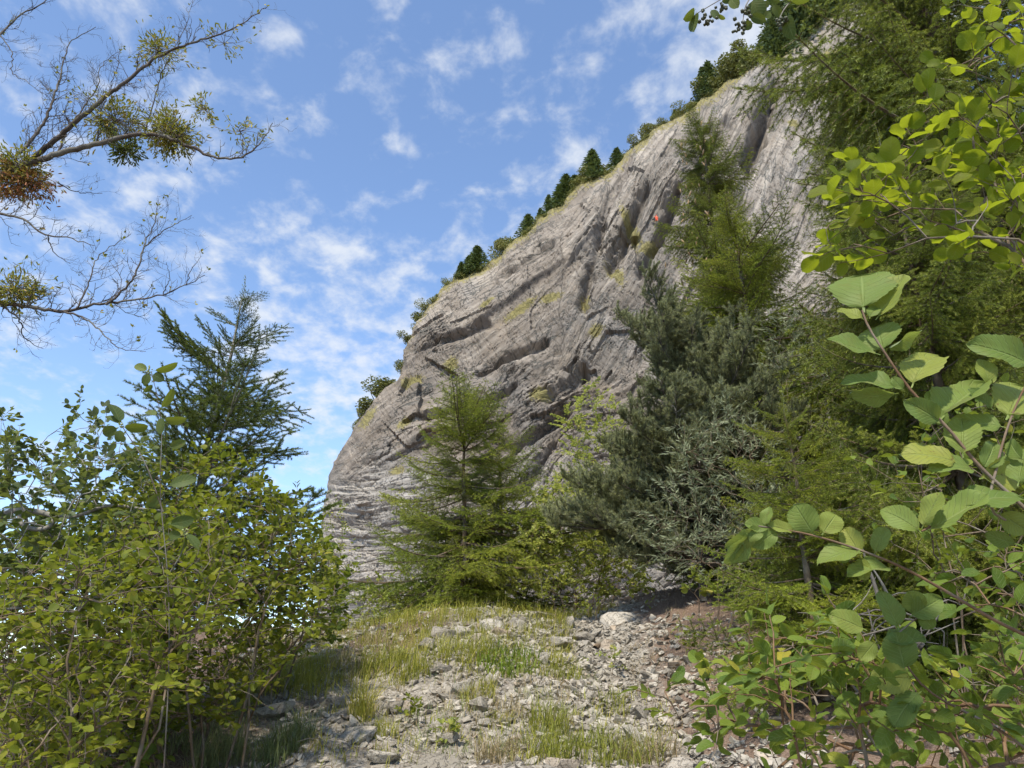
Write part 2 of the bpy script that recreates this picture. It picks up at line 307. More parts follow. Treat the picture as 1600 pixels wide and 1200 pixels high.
def cliff_mat():
    b = new_mat('cliff'); uv = b.nd('ShaderNodeUVMap').outputs[0]
    A = lambda n: b.nd('ShaderNodeAttribute', attribute_name=n).outputs['Fac']
    pale, tone, fine, veg = A('pale'), A('tone'), A('fine'), A('veg')
    n1 = b.noise(uv, 0.12, 5, 0.6, 0.4); n3 = b.noise(uv, 1.6, 7, 0.7); n4 = b.noise(uv, 6.0, 5, 0.7)
    streak = b.noise(b.mapping(uv, (0.9, 0.10, 1), (0, 0, 0.18)), 1.0, 5, 0.6, 0.5)
    sw = b.nd('ShaderNodeAttribute', attribute_name='strata').outputs['Vector']
    lam = b.noise(b.mapping(sw, (0.10, 1.5, 1)), 1.0, 9, 0.72, 0.25); crk = b.noise(b.mapping(sw, (0.16, 0.62, 1)), 1.0, 6, 0.6, 0.5); xcr = b.noise(b.mapping(sw, (0.85, 0.22, 1), (0, 0, 0.3)), 1.0, 5, 0.6, 0.6)
    line = b.smooth(b.mth('ABSOLUTE', b.mth('SUBTRACT', crk, 0.5)), 0.0, 0.022, 1, 0); line2 = b.smooth(b.mth('ABSOLUTE', b.mth('SUBTRACT', xcr, 0.47)), 0.0, 0.012, 1, 0)
    line = b.mth('MULTIPLY', b.mth('MAXIMUM', line, b.mth('MULTIPLY', line2, 0.8)), b.smooth(n1, 0.35, 0.6, 0.35, 1.0))
    t = b.mth('ADD', tone, b.mth('MULTIPLY_ADD', lam, 1.15, -0.575))
    col = b.ramp(t, [(0.12, (0.088, 0.072, 0.058)), (0.40, (0.152, 0.130, 0.107)), (0.62, (0.205, 0.177, 0.148)), (0.9, (0.32, 0.283, 0.238))])
    col = b.mix(b.smooth(n1, 0.5, 0.72, 0, 0.5), col, (0.205, 0.20, 0.195))
    col = b.mix(b.smooth(n1, 0.30, 0.46, 0.5, 0), col, (0.29, 0.232, 0.17))
    col = b.mix(b.smooth(n4, 0.52, 0.75, 0, 0.4), col, (0.30, 0.27, 0.228))
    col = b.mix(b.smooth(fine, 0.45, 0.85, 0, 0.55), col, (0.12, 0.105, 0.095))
    col = b.mix(b.mth('MULTIPLY', line, 0.88), col, (0.07, 0.075, 0.07))  # dark cracks, deepened so the colour also carries shadow lines
    col = b.mix(b.smooth(streak, 0.58, 0.75, 0, 0.4), col, (0.17, 0.155, 0.145))
    col = b.mix(b.mth('MULTIPLY', pale, 0.5), col, b.mix(b.smooth(lam, 0.4, 0.6), (0.34, 0.32, 0.29), (0.58, 0.56, 0.52)))
    gv = b.noise(uv, 2.6, 6, 0.7); gcol = b.ramp(gv, [(0.3, (0.10, 0.10, 0.03)), (0.7, (0.28, 0.24, 0.10))])
    col = b.mix(b.smooth(b.mth('ADD', veg, b.mth('MULTIPLY_ADD', gv, 2.4, -1.2)), 0.36, 0.80, 0, .9), col, gcol)
    h = b.mth('ADD', b.mth('MULTIPLY', n4, 0.25), b.mth('MULTIPLY', n3, 0.35)); h = b.mth('ADD', h, b.mth('MULTIPLY', lam, 0.55)); h = b.mth('SUBTRACT', h, b.mth('MULTIPLY', line, 0.5))
    return b.fin(b.principled(col, 0.92, 0.15, h, 0.4, 0.85))
M['cliff'] = cliff_mat()

# ------------------------------------------------------------------ ground: one sheet from the scree to the horizon
def g0(x, y):
    x = np.asarray(x, float); y = np.asarray(y, float)
    z = np.interp(y, [-4000, -60, -5, 0, 2, 5, 7, 9, 10.2, 11.2, 12.5, 15, 22, 60, 90, 130, 200, 4000], [-60, -9, -1.0, 0, .42, 1.13, 1.62, 2.09, 2.36, 2.50, 2.50, 2.42, 2.3, 3.0, 5.5, 8, 8, 8])
    z = z + 0.42 * ss(0.7, 3.0, x) * ss(1.5, 6, y) + 0.22 * np.clip(x - 3.0, 0, 14) * ss(0, 5, y)
    z = z + 0.24 * np.exp(-(((x + 0.55) / 1.1)**2 + ((y - 9.4) / 0.9)**2)) - 0.10 * np.exp(-(((x - .9) / .5)**2 + ((y - 8) / 2.5)**2))
    z = z - 0.22 * ss(-0.8, -3.0, x) * ss(1, 5, y) - 0.42 * np.clip(-x - 5.0, 0, 60) * (1 - ss(60, 200, np.abs(y))) - 20 * ss(60, 900, -x)
    return z
def g(x, y):
    x = np.asarray(x, float); y = np.asarray(y, float); near = np.exp(-((x / 14)**2 + ((y - 6) / 16)**2))
    return g0(x, y) + near * (0.10 * fbm(x * 0.7, y * 0.7, 3) + 0.035 * fbm(x * 3.1 + 9, y * 3.1, 3)) + (1 - near) * 0.4 * fbm(x * 0.06, y * 0.06, 3)
def on_ground(px, py):
    xc, yc = (px - 800) / FPX, (600 - py) / FPX; d = np.array((xc, CP - yc * SP, SP + yc * CP)); d = d / d[1]
    Y = np.linspace(1.0, 30, 90)
    for it in range(2):
        df = CAMZ + d[2] * Y - g(d[0] * Y, Y); k = np.nonzero(df <= 0)[0]; i = int(k[0]) if len(k) else int(np.argmin(df))
        if it == 0: Y = np.linspace(Y[max(0, i - 1)], Y[min(len(Y) - 1, i if len(k) else i + 1)], 24)
    return np.array((d[0] * Y[i], Y[i], float(g(d[0] * Y[i], Y[i]))))
def build_ground():
    def axis(c0, c1, step, far):
        a = np.arange(c0, c1 + step / 2, step); out = []; d = step; v = 0
        while v < far: d *= 1.22; v += d; out.append(v)
        out = np.array(out); return np.concatenate([(c0 - out)[::-1], a, c1 + out])
    xs = axis(-4.5, 4.5, 0.045, 4000); ys = axis(2.0, 12.5, 0.05, 4000)
    X, Y = np.meshgrid(xs, ys); Z = g(X, Y); nx, ny = len(xs), len(ys)
    V = np.stack([X, Y, Z], -1).reshape(-1, 3); i = np.arange(nx * ny).reshape(ny, nx)
    F = np.stack([i[:-1, :-1], i[:-1, 1:], i[1:, 1:], i[1:, :-1]], -1).reshape(-1, 4)
    me = np_mesh('ground', V, F, [M['ground']], smooth=True)
    soil = 0.22 + 0.9 * ss(0.7, 1.7, X - 0.10 * (Y - 5)) + 0.75 * ss(-1.2, -3.2, X) + 0.9 * ss(11.5, 14, Y) + 0.7 * ss(-0.2, -1.6, X) * ss(7, 9, Y)
    soil -= 0.9 * ss(4.6, 3.4, Y) * ss(0.6, 1.4, X)
    me.attributes.new('soil', 'FLOAT', 'POINT').data.foreach_set('value', np.clip(soil, 0, 1).ravel().astype(np.float32))
    tag(link('ground', me), 'stony slope of pale scree and brown soil rising to the trees', None, None, 'structure')
build_ground()

# ------------------------------------------------------------------ cliff: a folded, banded limestone wall
SKY_LINE = [(470, 1010), (478, 900), (484, 830), (491, 785), (502, 742), (522, 700), (548, 662), (580, 628), (612, 596), (622, 560), (640, 520), (665, 480), (700, 445), (745, 425), (790, 396), (830, 370),
            (855, 352), (900, 318), (950, 290), (1000, 250), (1050, 220), (1100, 190), (1150, 155), (1203, 126), (1212, 142), (1240, 105), (1290, 72), (1340, 25), (1430, -60)]
def cliff_depth(px, py):
    xc, yc = (px - 800) / FPX, (600 - py) / FPX; dy = CP - yc * SP; s = (SP + yc * CP) / dy
    yb = 104 - (px - 480) / 1100 * 36 + 7 * np.exp(-((px - 470) / 60)**2) * 2
    return np.clip((yb + 0.27 * CAMZ) / (1 - 0.27 * s), 40, 260), s, xc / dy
CL = {}
def build_cliff():
    nc, nt = 720, 500
    sk = np.array(SKY_LINE, float); L = np.concatenate([[0], np.cumsum(np.linalg.norm(np.diff(sk, axis=0), axis=1))]); L /= L[-1]
    c = np.linspace(0, 1, nc)**1.08; rx = np.interp(c, L, sk[:, 0]); ry = np.interp(c, L, sk[:, 1])
    rx = rx + 3 * fbm(c * 40, c * 0 + 3.3, 3); ry = ry + 8 * fbm(c * 34, c * 0 + 8.3, 4) * ss(0.12, 0.3, c)
    ry = ry - np.interp(rx, [480, 620, 900, 1200, 1290, 1430], [0, 12, 28, 58, 72, 80])
    bx = 470 + (1470 - 470) * c**0.92; by = np.full(nc, 1030.0)
    t = np.linspace(0, 1, nt)[:, None]
    PX = bx + (rx - bx) * t; PY = by + (ry - by) * t
    Y, s, xs = cliff_depth(PX, PY)
    roll = np.clip((t - 0.90) / 0.10, 0, 1); Y = Y + 5.0 * roll**2.5
    U = (PX - 480) * 0.088; W = (1030 - PY) * 0.088
    # masks of the differently bedded zones
    wob = 40 * fbm(PX / 150, PY / 150, 3)
    m_low = ss(690, 780, PY + wob + 0.25 * (PX - 560)) * (1 - ss(640, 760, PX + wob))
    m_fold = ss(760, 830, PX + wob) * ss(540, 610, PY + wob) * (1 - m_low)
    m_slab = ss(1195, 1225, PX + 0.3 * (PY - 140) + wob * .25) * (1 - ss(420, 520, PY))
    m_steep = ss(860, 960, PX + 0.35 * (PY - 350) + wob) * (1 - m_fold) * (1 - m_slab)
    m_mid = np.clip(1 - m_low - m_fold - m_slab - m_steep, 0, 1)
    ST = np.zeros(PX.shape + (3,)); top = np.zeros_like(PX) - 1; D = np.zeros_like(PX); tone = np.zeros_like(PX); fine = np.zeros_like(PX)
    rough = np.maximum(0.10 + 0.90 * ss(0.0, 0.42, fbm(U * 0.075 + 2, W * 0.075 + 5, 3)), np.clip(m_low + m_fold, 0, 1))
    def facets(x, y, seed):
        xi = np.floor(x); yi = np.floor(y); best = np.full(x.shape, 9.0); sec = np.full(x.shape, 9.0); cx = np.zeros_like(x); cy_ = np.zeros_like(x); idv = np.zeros_like(x)
        for ox in (-1, 0, 1):
            for oy in (-1, 0, 1):
                gx, gy = xi + ox, yi + oy; k = gx * 57.0 + gy * 131.0 + seed; jx = gx + .15 + .7 * hash1(k, 1); jy = gy + .15 + .7 * hash1(k, 2); dd = np.hypot(x - jx, y - jy); m = dd < best
                sec = np.where(m, best, np.minimum(sec, dd)); best = np.where(m, dd, best); cx = np.where(m, jx, cx); cy_ = np.where(m, jy, cy_); idv = np.where(m, hash1(k, 3), idv)
        tilt = (x - cx) * (hash1(idv * 977, 4) - .5) * 1.6 + (y - cy_) * (hash1(idv * 977, 5) - .3) * 1.6
        return tilt, idv, ss(.10, .0, sec - best)
    def strata(th, periods, amps, seed, curl=1.0, cw=0.05, sharp=0.16):
        ca, sa = math.cos(th), math.sin(th); a = U * ca + W * sa; w = -U * sa + W * ca
        w = w + curl * fbm(a * cw + seed, w * cw * 1.7 + seed, 2) * 2.2 + 0.16 * fbm(a * 0.10, w * 0.3 + seed, 2)
        d = 0; tn = 0; fi = 0; p0 = periods[0] / 6.0
        for k, (p, am) in enumerate(zip(periods, amps)):
            q = w / p + 0.12 * fbm(a / p * 0.10 + 31 * k, w / p * 0.2 + seed, 2); i = np.floor(q); f = q - i
            def h(ii):
                bl = np.floor(a / p * (0.10 + 0.16 * hash1(ii, 7)) + 10 * hash1(ii, 9) + 0.12 * pnoise(w * .8, a * .3)); return 0.6 * hash1(ii, seed + k) + 0.75 * hash1(bl * 1.73 + ii * 5.71, seed + 1) + 0.25 * pnoise(a / p * 0.13 + 7.7 * ii, ii * 3.17 + seed)
            h0, h1 = h(i), h(i + 1); s_ = ss(1 - sharp, 1.0, f)
            prof = h0 + (h1 - h0) * s_ + 0.30 * f * (1 - s_)
            d = d + am * (1 if k == 0 else rough * .65) * prof; tn = tn + (hash1(i, 3 + seed + k) - 0.5) * (0.34 if k < 2 else 0.22)
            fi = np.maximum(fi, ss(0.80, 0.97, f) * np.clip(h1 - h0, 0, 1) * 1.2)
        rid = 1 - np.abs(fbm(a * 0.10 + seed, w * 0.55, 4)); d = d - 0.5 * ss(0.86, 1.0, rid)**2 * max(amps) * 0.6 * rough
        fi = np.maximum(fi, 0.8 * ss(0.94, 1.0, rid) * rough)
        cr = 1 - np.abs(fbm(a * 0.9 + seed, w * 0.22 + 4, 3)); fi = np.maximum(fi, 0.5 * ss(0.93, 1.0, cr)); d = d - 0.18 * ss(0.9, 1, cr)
        tn = tn + 0.22 * fbm(a * 0.22, w * 2.6 + seed, 4)
        for (sa_, sw_, am) in ((9.0, 2.8, 0.7), (2.6, 0.8, 0.15)):     # joint-bounded blocks, each face tilted its own way
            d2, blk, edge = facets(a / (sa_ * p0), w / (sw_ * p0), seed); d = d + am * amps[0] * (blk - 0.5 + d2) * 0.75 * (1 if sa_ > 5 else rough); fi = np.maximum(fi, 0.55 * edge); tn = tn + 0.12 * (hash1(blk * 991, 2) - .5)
        return d, tn, fi, a, w
    for msk, args in ((m_low, (R_(3), (2.6, 1.0, 0.45), (0.8, 0.5, 0.25), 2.0, 0.5, 0.05, 0.15)),
                      (m_mid, (R_(33), (9.0, 3.4, 1.2), (1.8, 0.75, 0.25), 5.0, 0.6, 0.03, 0.08)),
                      (m_steep, (R_(57), (7.0, 2.8, 1.0), (2.1, 0.8, 0.28), 9.0, 0.6, 0.03, 0.07)),
                      (m_fold, (R_(38), (5.0, 1.6, 0.7), (1.7, 0.8, 0.35), 14.0, 1.0, 0.05, 0.10)),
                      (m_slab, (R_(60), (5.0, 1.1), (0.55, 0.22), 21.0, 0.8, 0.05, 0.3))):
        d, tn, fi, a_, w_ = strata(*args); sel = msk > top; top = np.where(sel, msk, top); ST = np.where(sel[..., None], np.stack([a_, w_, 0 * w_ + args[3]], -1), ST); D += msk * d; tone += msk * tn; fine += msk * fi
    # single big features: the gully beside the slab, ribs of the upper face, the overhang lines
    def groove(x0, y0, x1, y1, wd, dep):
        dx, dy = x1 - x0, y1 - y0; l2 = dx * dx + dy * dy; tt = np.clip(((PX - x0) * dx + (PY - y0) * dy) / l2, 0, 1)
        sd_ = ((PX - x0 - tt * dx) * dy - (PY - y0 - tt * dy) * dx) / math.sqrt(l2); dist = np.hypot(PX - x0 - tt * dx, PY - y0 - tt * dy)
        dist = dist * (1 + 0.5 * fbm(PX / 22, PY / 22, 2)); return -dep * np.exp(-(dist / wd)**2), sd_
    for gdef in ((1212, 135, 1165, 260, 9, 3.2), (1060, 300, 1000, 420, 7, 2.0), (1010, 290, 950, 400, 8, 2.0), (940, 340, 905, 470, 6, 1.6), (980, 250, 940, 330, 6, 1.2), (1130, 190, 1085, 290, 7, 1.8),
                 (905, 570, 860, 610, 12, 2.0), (880, 640, 800, 690, 9, 1.6), (860, 690, 820, 760, 8, 1.3), (800, 590, 660, 655, 5, 1.1), (760, 500, 640, 545, 5, 0.9), (850, 525, 740, 570, 5, 1.1), (860, 380, 790, 420, 7, 1.3), (700, 430, 770, 400, 4, .6)):
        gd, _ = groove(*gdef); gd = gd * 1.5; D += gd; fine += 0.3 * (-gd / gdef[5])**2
    D += 2.6 * fbm(U * 0.035 + 3, W * 0.035, 3) + 0.22 * fbm(U * 0.22, W * 0.22 + 9, 4) + 0.05 * fbm(U * 1.1, W * 1.1, 2)
    D = D * (1 - 0.55 * roll)
    P = np.stack([xs * Y, Y, CAMZ + s * Y], -1)
    gt = np.gradient(P, axis=0); gc = np.gradient(P, axis=1); Nn = nrm(np.cross(gc, gt)); Nn = np.where((Nn[..., 1:2] > 0), -Nn, Nn)
    n0 = nrm(Nn * np.array((1, 1, .6)) + np.array((0, -0.3, 0.1))); P = P + n0 * (D - 2.4)[..., None]
    # the back of the mass: over the rim and down behind
    back = []
    for k, (dy, dz) in enumerate(((1.2, .15), (4, 0.0), (12, -3), (40, -16), (90, -60))):
        Q = P[-1].copy(); Q[:, 1] += dy; Q[:, 0] += dy * 0.25; Q[:, 2] = np.maximum(Q[:, 2] + dz, -20); back.append(Q)
    P = np.concatenate([P, np.stack(back)]); ex = len(back)
    pad = lambda A: np.concatenate([A, np.repeat(A[-1:], ex, 0)])
    nr = P.shape[0]; idx = np.arange(nr * nc).reshape(nr, nc)
    F = np.stack([idx[:-1, :-1], idx[:-1, 1:], idx[1:, 1:], idx[1:, :-1]], -1).reshape(-1, 4)
    me = np_mesh('cliff', P.reshape(-1, 3), F, [M['cliff']], uv=np.stack([pad(U), pad(W)], -1).reshape(-1, 2), smooth=False)
    veg = np.zeros_like(PX)
    for (x, y, rx_, ry_, an) in VEG_PATCH:
        ca, sa = math.cos(an), math.sin(an); dx, dy = PX - x, PY - y; p = dx * ca - dy * sa; q = dx * sa + dy * ca; veg = np.maximum(veg, 1.15 * np.exp(-((p / rx_)**2 + (q / ry_)**2)))
    veg = np.maximum(veg, 0.85 * ss(0.965, 1.0, np.broadcast_to(t, PX.shape)) * ss(560, 700, PX))
    pale = np.clip(m_low * 0.9 + 0.45 * m_fold * ss(650, 760, PY) + 0.35 * m_slab + 0.25 * m_steep, 0, 1)
    for nme, A in (('pale', pale), ('tone', 0.5 + tone), ('fine', np.clip(fine, 0, 1)), ('veg', veg)):
        me.attributes.new(nme, 'FLOAT', 'POINT').data.foreach_set('value', pad(A).ravel().astype(np.float32))
    me.attributes.new('strata', 'FLOAT_VECTOR', 'POINT').data.foreach_set('vector', pad(ST).ravel().astype(np.float32))
    tag(link('cliff', me), 'towering grey banded limestone cliff rising to the upper right', None, None, 'structure')
    CL['P'] = P[:nt]; CL['px'], CL['py'], _ = to_px(P[:nt]); CL['rim'] = P[nt - 1]; CL['rimpx'] = to_px(P[nt - 1])
VEG_PATCH = [(640, 592, 22, 9, .5), (810, 478, 34, 8, .6), (860, 460, 22, 7, .35), (912, 462, 9, 16, .2), (700, 560, 14, 10, .7), (1015, 372, 26, 9, .5), (840, 610, 18, 12, .2), (635, 665, 16, 8, .6), (620, 735, 14, 8, .2), (1240, 190, 10, 8, 0),
             (985, 345, 9, 40, .5), (960, 420, 12, 30, .5), (760, 470, 16, 5, .6), (930, 510, 14, 10, .5), (1300, 70, 26, 20, .5), (570, 650, 24, 9, .8)]
build_cliff()
def on_cliff(px, py):
    d = (CL['px'] - px)**2 + (CL['py'] - py)**2; m = d < 16
    if not m.any(): i = np.unravel_index(np.argmin(d), d.shape); return CL['P'][i]
    Y = np.where(m, CL['P'][..., 1], 1e9); i = np.unravel_index(np.argmin(Y), Y.shape); return CL['P'][i]

# ------------------------------------------------------------------ plant building blocks
def leaf_template(L=1.0, W=0.5, nl=5, na=1, fold=0.25, curl=0.25, peak=0.45, tip=0.6, petiole=0.12, wave=0.0, serr=0.0, seed=0):
    """A leaf along +X, face up +Z, base at the origin, with petiole; returns V, F, UV (u across -1..1, v along)."""
    rs = np.random.RandomState(seed); v = np.linspace(0, 1, nl + 1); a = peak / (1 - peak)
    w = (v**(a * tip)) * ((1 - v)**tip); w = w / w.max() * W * 0.5
    if serr: w = w * (1 + serr * np.where(np.arange(nl + 1) % 2, 1, -1))
    cols = np.concatenate([-np.linspace(1, 0, na + 1)[:-1], np.linspace(0, 1, na + 1)])
    V = []; UV = []
    for k, vv in enumerate(v):
        for cc in cols:
            x = petiole * L + vv * L * (1 - 0.0) * (1 - petiole); y = cc * w[k]
            z = abs(y) * fold - curl * L * vv**2 * 0.5 + wave * math.sin(vv * 9 + cc * 2 + seed) * abs(cc) * L * 0.1
            V.append((x, y, z)); UV.append((cc, vv))
    m = len(cols); F = [(k * m + j, (k + 1) * m + j, (k + 1) * m + j + 1, k * m + j + 1) for k in range(nl) for j in range(m - 1)]
    n = len(V); pw = 0.012 * L
    V += [(0, -pw, 0), (0, pw, 0), (petiole * L * 1.05, pw, 0), (petiole * L * 1.05, -pw, 0)]; UV += [(0, 0)] * 4; F.append((n, n + 3, n + 2, n + 1))
    return np.array(V), np.array(F), np.array(UV)
def frame(d, n):
    d = nrm(d); y = nrm(np.cross(n, d)); z = np.cross(d, y); return np.stack([d, y, z], -1)      # columns x,y,z
def place(T, mats, tr, sc):
    """copies of a template: mats (k,3,3), tr (k,3), sc (k,)"""
    V, F, UV = T; k = len(tr); n = len(V)
    W = np.einsum('kij,nj->kni', mats * np.asarray(sc)[:, None, None], V) + np.asarray(tr)[:, None, :]
    return W.reshape(-1, 3), (F[None] + (np.arange(k) * n)[:, None, None]).reshape(-1, F.shape[1]), np.tile(UV, (k, 1))

def skeleton(base, targets, rs, lean=0.35, tip_r=0.0018, power=2.2, hub=None, min_step=0.12):
    """joins target points to a branching skeleton rooted at base; returns tubes (path, radii) and the direction at each target"""
    base = np.asarray(base, float); T = np.asarray(targets, float); nodes = [base]; par = [-1]; tgt = []
    if hub is not None:
        for h in hub: nodes.append(np.asarray(h, float)); par.append(len(nodes) - 2)
    d0 = np.linalg.norm(T - base, axis=1); order = np.argsort(d0)
    db = [0.0] + [np.linalg.norm(n - base) for n in nodes[1:]]
    for i in order:
        p = T[i]; A = np.array(nodes); d = np.linalg.norm(A - p, axis=1); cost = d + lean * np.array(db) * 0.3 + np.where(A[:, 2] > p[2] + 0.05, 0.6 * (A[:, 2] - p[2]), 0)
        j = int(np.argmin(cost)); q = nodes[j]; n = max(1, int(d[j] / (min_step * 2.2))); prev = j
        for k in range(1, n + 1):
            s = k / (n + 1) if k <= n else 1; b = q + (p - q) * s; b = b + rs.normal(0, 0.035 * d[j], 3) * (1 - abs(2 * s - 1)) + np.array((0, 0, 0.10 * d[j] * math.sin(math.pi * s)))
            nodes.append(b); par.append(prev); db.append(db[j] + d[j] * s); prev = len(nodes) - 1
        nodes.append(p); par.append(prev); db.append(db[j] + d[j]); tgt.append((i, len(nodes) - 1))
    n = len(nodes); A = np.array(nodes); cnt = np.zeros(n); ch = [[] for _ in range(n)]
    for i, p in enumerate(par):
        if p >= 0: ch[p].append(i)
    for i in range(n - 1, -1, -1):
        if not ch[i]: cnt[i] = 1
        if par[i] >= 0: cnt[par[i]] += cnt[i]
    rad = tip_r * cnt**(1 / power); tubes = []; done = set()
    for i in range(n):                                   # chains: follow the thickest child
        if par[i] == -1 or (len(ch[par[i]]) > 1 and max(ch[par[i]], key=lambda c: cnt[c]) != i):
            chain = [par[i]] if par[i] >= 0 else []; k = i
            while True:
                chain.append(k)
                if not ch[k]: break
                k = max(ch[k], key=lambda c: cnt[c])
            if len(chain) > 1:
                r = rad[chain].copy()
                if par[i] >= 0: r[0] = min(r[0], r[1] * 1.15)
                tubes.append((A[chain], r))
    dirs = np.zeros_like(T)
    for i, k in tgt: dirs[i] = nrm(A[k] - A[par[k]])
    return tubes, dirs
def tubes_geo(geo, tubes, base, m=0, thick=0.012):
    for P, r in tubes: geo.add(*tube(P - base, r, 8 if r.max() > 0.03 else 5 if r.max() > thick else 4), m)

def sprigs(points, dirs, rs, per, length, Ls, up=0.7, spread=0.9, opposite=False, droop=0.0, face=None):
    """leaves on a short twig that ends each skeleton point; returns twig tubes, leaf origins, 3x3 frames, scales"""
    tw, O, Fm, S = [], [], [], []
    for p, d in zip(points, dirs):
        d = nrm(d + rs.normal(0, 0.35, 3) + np.array((0, 0, 0.15))); l = length * rs.uniform(0.6, 1.3); n = max(2, int(per * rs.uniform(0.6, 1.4)))
        end = p + d * l + np.array((0, 0, -droop * l)); mid = (p + end) / 2 + rs.normal(0, 0.06 * l, 3) + np.array((0, 0, 0.06 * l))
        tw.append((np.array([p, mid, end]), np.array((0.0016, 0.0013, 0.0009))))
        s0 = nrm(np.cross(d, np.array((0, 0, 1.)) + rs.normal(0, .3, 3)))
        for k in range(n):
            f = (k + 0.6) / n; o = p * (1 - f)**2 + 2 * f * (1 - f) * mid + f * f * end
            for sg in ((1, -1) if opposite else ((1,) if k % 2 else (-1,))):
                ld = nrm(s0 * sg * spread * (1.15 - 0.75 * f) + d * (0.45 + 0.6 * f) + rs.normal(0, 0.25, 3) + np.array((0, 0, -droop * 0.6)))
                if k == n - 1 and not opposite: ld = nrm(d + rs.normal(0, 0.2, 3))
                nn = np.array((0, 0, up)) + rs.normal(0, 0.42, 3) + (face if face is not None else 0)
                O.append(o); Fm.append((ld, nn)); S.append(rs.uniform(*Ls) * (1 - 0.25 * (f > 0.85)))
    Fm = np.array(Fm); return tw, np.array(O), frame(Fm[:, 0], Fm[:, 1]), np.array(S)

def leaf_meshes(name, mat, variants): return [np_mesh(name, V, F, [mat], uv=UV, smooth=True) for V, F, UV in variants]
def put_leaves(root, base, variants, meshes, O, Fm, S, rs, maxobj=300, mat=None, name='leaf', stuff='foliage'):
    """the leaves that show largest become parts, the rest one part of kind stuff"""
    px, py, f = to_px(O); vis = (px > -30) & (px < 1630) & (py > -30) & (py < 1230) & (f > 0.1); score = np.where(vis, S / np.maximum(f, .1), -1 + S * 0)
    order = np.argsort(-score); var = rs.randint(0, len(variants), len(O))
    single = [i for i in order[:maxobj] if vis[i]]; ss_ = set(single)
    for i in single:
        o = link(name, meshes[var[i]], root); m = Matrix.Identity(4)
        for r in range(3):
            for c in range(3): m[r][c] = float(Fm[i][r, c] * S[i])
            m[r][3] = float(O[i][r] - base[r])
        o.matrix_basis = m
    rest = np.array([i for i in range(len(O)) if i not in ss_], int)
    if len(rest):
        geo = Geo()
        for v, T in enumerate(variants):
            k = rest[var[rest] == v]
            if len(k): V, F, UV = place(T, Fm[k], O[k] - base, S[k]); geo.add(V, F, 0, UV)
        tag(link(stuff, geo.mesh(stuff, [mat], True), root), None, None, None, 'stuff')

def shrub(name, label, cat, base, targets, seed, variants, mat, per=7, tw_len=0.16, Ls=(0.05, 0.07), bark='bark_brown', opposite=True, up=0.8, droop=0.0, maxobj=300, lean=0.35, tip_r=0.0016, hub=None, spread=0.9, face=None, group=None, power=2.4, nstem=5, spreadb=0.3):
    rs = np.random.RandomState(seed); base = np.asarray(base, float); root = thing(name, label, cat, base, group); targets = np.asarray(targets)
    if hub is not None or nstem == 1: tubes, dirs = skeleton(base, targets, rs, lean, tip_r, power, hub)
    else:                                                # several stems out of one stool, each feeding its own share of the crown
        k = nstem; seeds = targets[rs.choice(len(targets), k, False)]; own = np.argmin(np.linalg.norm(targets[:, None] - seeds[None], axis=2), 1); dirs = np.zeros_like(targets); tubes = []
        for j in range(k):
            if not (own == j).any(): continue
            c = targets[own == j].mean(0); q = base + np.array((np.clip(c[0] - base[0], -1, 1) * spreadb, np.clip(c[1] - base[1], -1, 1) * spreadb, 0)); q[2] = float(g(q[0], q[1])) - 0.03
            tb, dd = skeleton(q, targets[own == j], rs, lean, tip_r, power); tubes += tb; dirs[own == j] = dd
    tw, O, Fm, S = sprigs(targets, dirs, rs, per, tw_len, Ls, up, spread, opposite, droop, face)
    geo = Geo(); tubes_geo(geo, tubes, base); tubes_geo(geo, tw, base)
    tag(link('stem', geo.mesh('stem', [M[bark]], True), root))
    put_leaves(root, base, variants, leaf_meshes('leaf', M[mat], variants), O, Fm, S, rs, maxobj, M[mat])
    return root

def px_targets(poly, n, Y0, Y1, rs, shape=None):
    """points in the air whose outline is a polygon (photo pixels) and whose depth runs Y0..Y1"""
    poly = np.array(poly, float); lo, hi = poly.min(0), poly.max(0); out = []
    while len(out) < n:
        p = lo + rs.rand(2) * (hi - lo); x, y = p; c = False; j = len(poly) - 1
        for i in range(len(poly)):
            if (poly[i][1] > y) != (poly[j][1] > y) and x < (poly[j][0] - poly[i][0]) * (y - poly[i][1]) / (poly[j][1] - poly[i][1]) + poly[i][0]: c = not c
            j = i
        if not c: continue
        Y = Y0 + (Y1 - Y0) * rs.rand(); q = at(x, y, Y)
        if q[2] < g(q[0], q[1]) + 0.05: continue
        out.append(q)
    return np.array(out)

# ------------------------------------------------------------------ conifers: branches with real needles, copied round the trunk
def needles(P0, P1, rs, dens, nl, nw, ang=0.75, upb=0.2, tip=None):
    Lg = np.linalg.norm(P1 - P0, axis=1); n = np.maximum(1, (Lg * dens + rs.rand(len(Lg))).astype(int)); idx = np.repeat(np.arange(len(Lg)), n)
    f = rs.rand(len(idx))[:, None]; p = P0[idx] * (1 - f) + P1[idx] * f; d = nrm(P1 - P0)[idx]
    r = rs.normal(0, 1, (len(idx), 3)); r = nrm(r - d * (r * d).sum(1, keepdims=True)); r[:, 2] += upb
    nd_ = nrm(d * (1 - ang * 0.55) + r * ang); wv = nrm(np.cross(nd_, rs.normal(0, 1, (len(idx), 3)))) * nw * 0.5; ll = (nl * rs.uniform(0.7, 1.15, len(idx)))[:, None]
    V = np.stack([p - wv, p + wv, p + nd_ * ll], 1).reshape(-1, 3); tip = np.zeros((len(P0), 2)) + .5 if tip is None else np.asarray(tip); tv = tip[idx, 0] * (1 - f[:, 0]) + tip[idx, 1] * f[:, 0]
    return V, np.arange(len(V)).reshape(-1, 3), np.repeat(np.stack([tv, tv], 1), 3, 0)
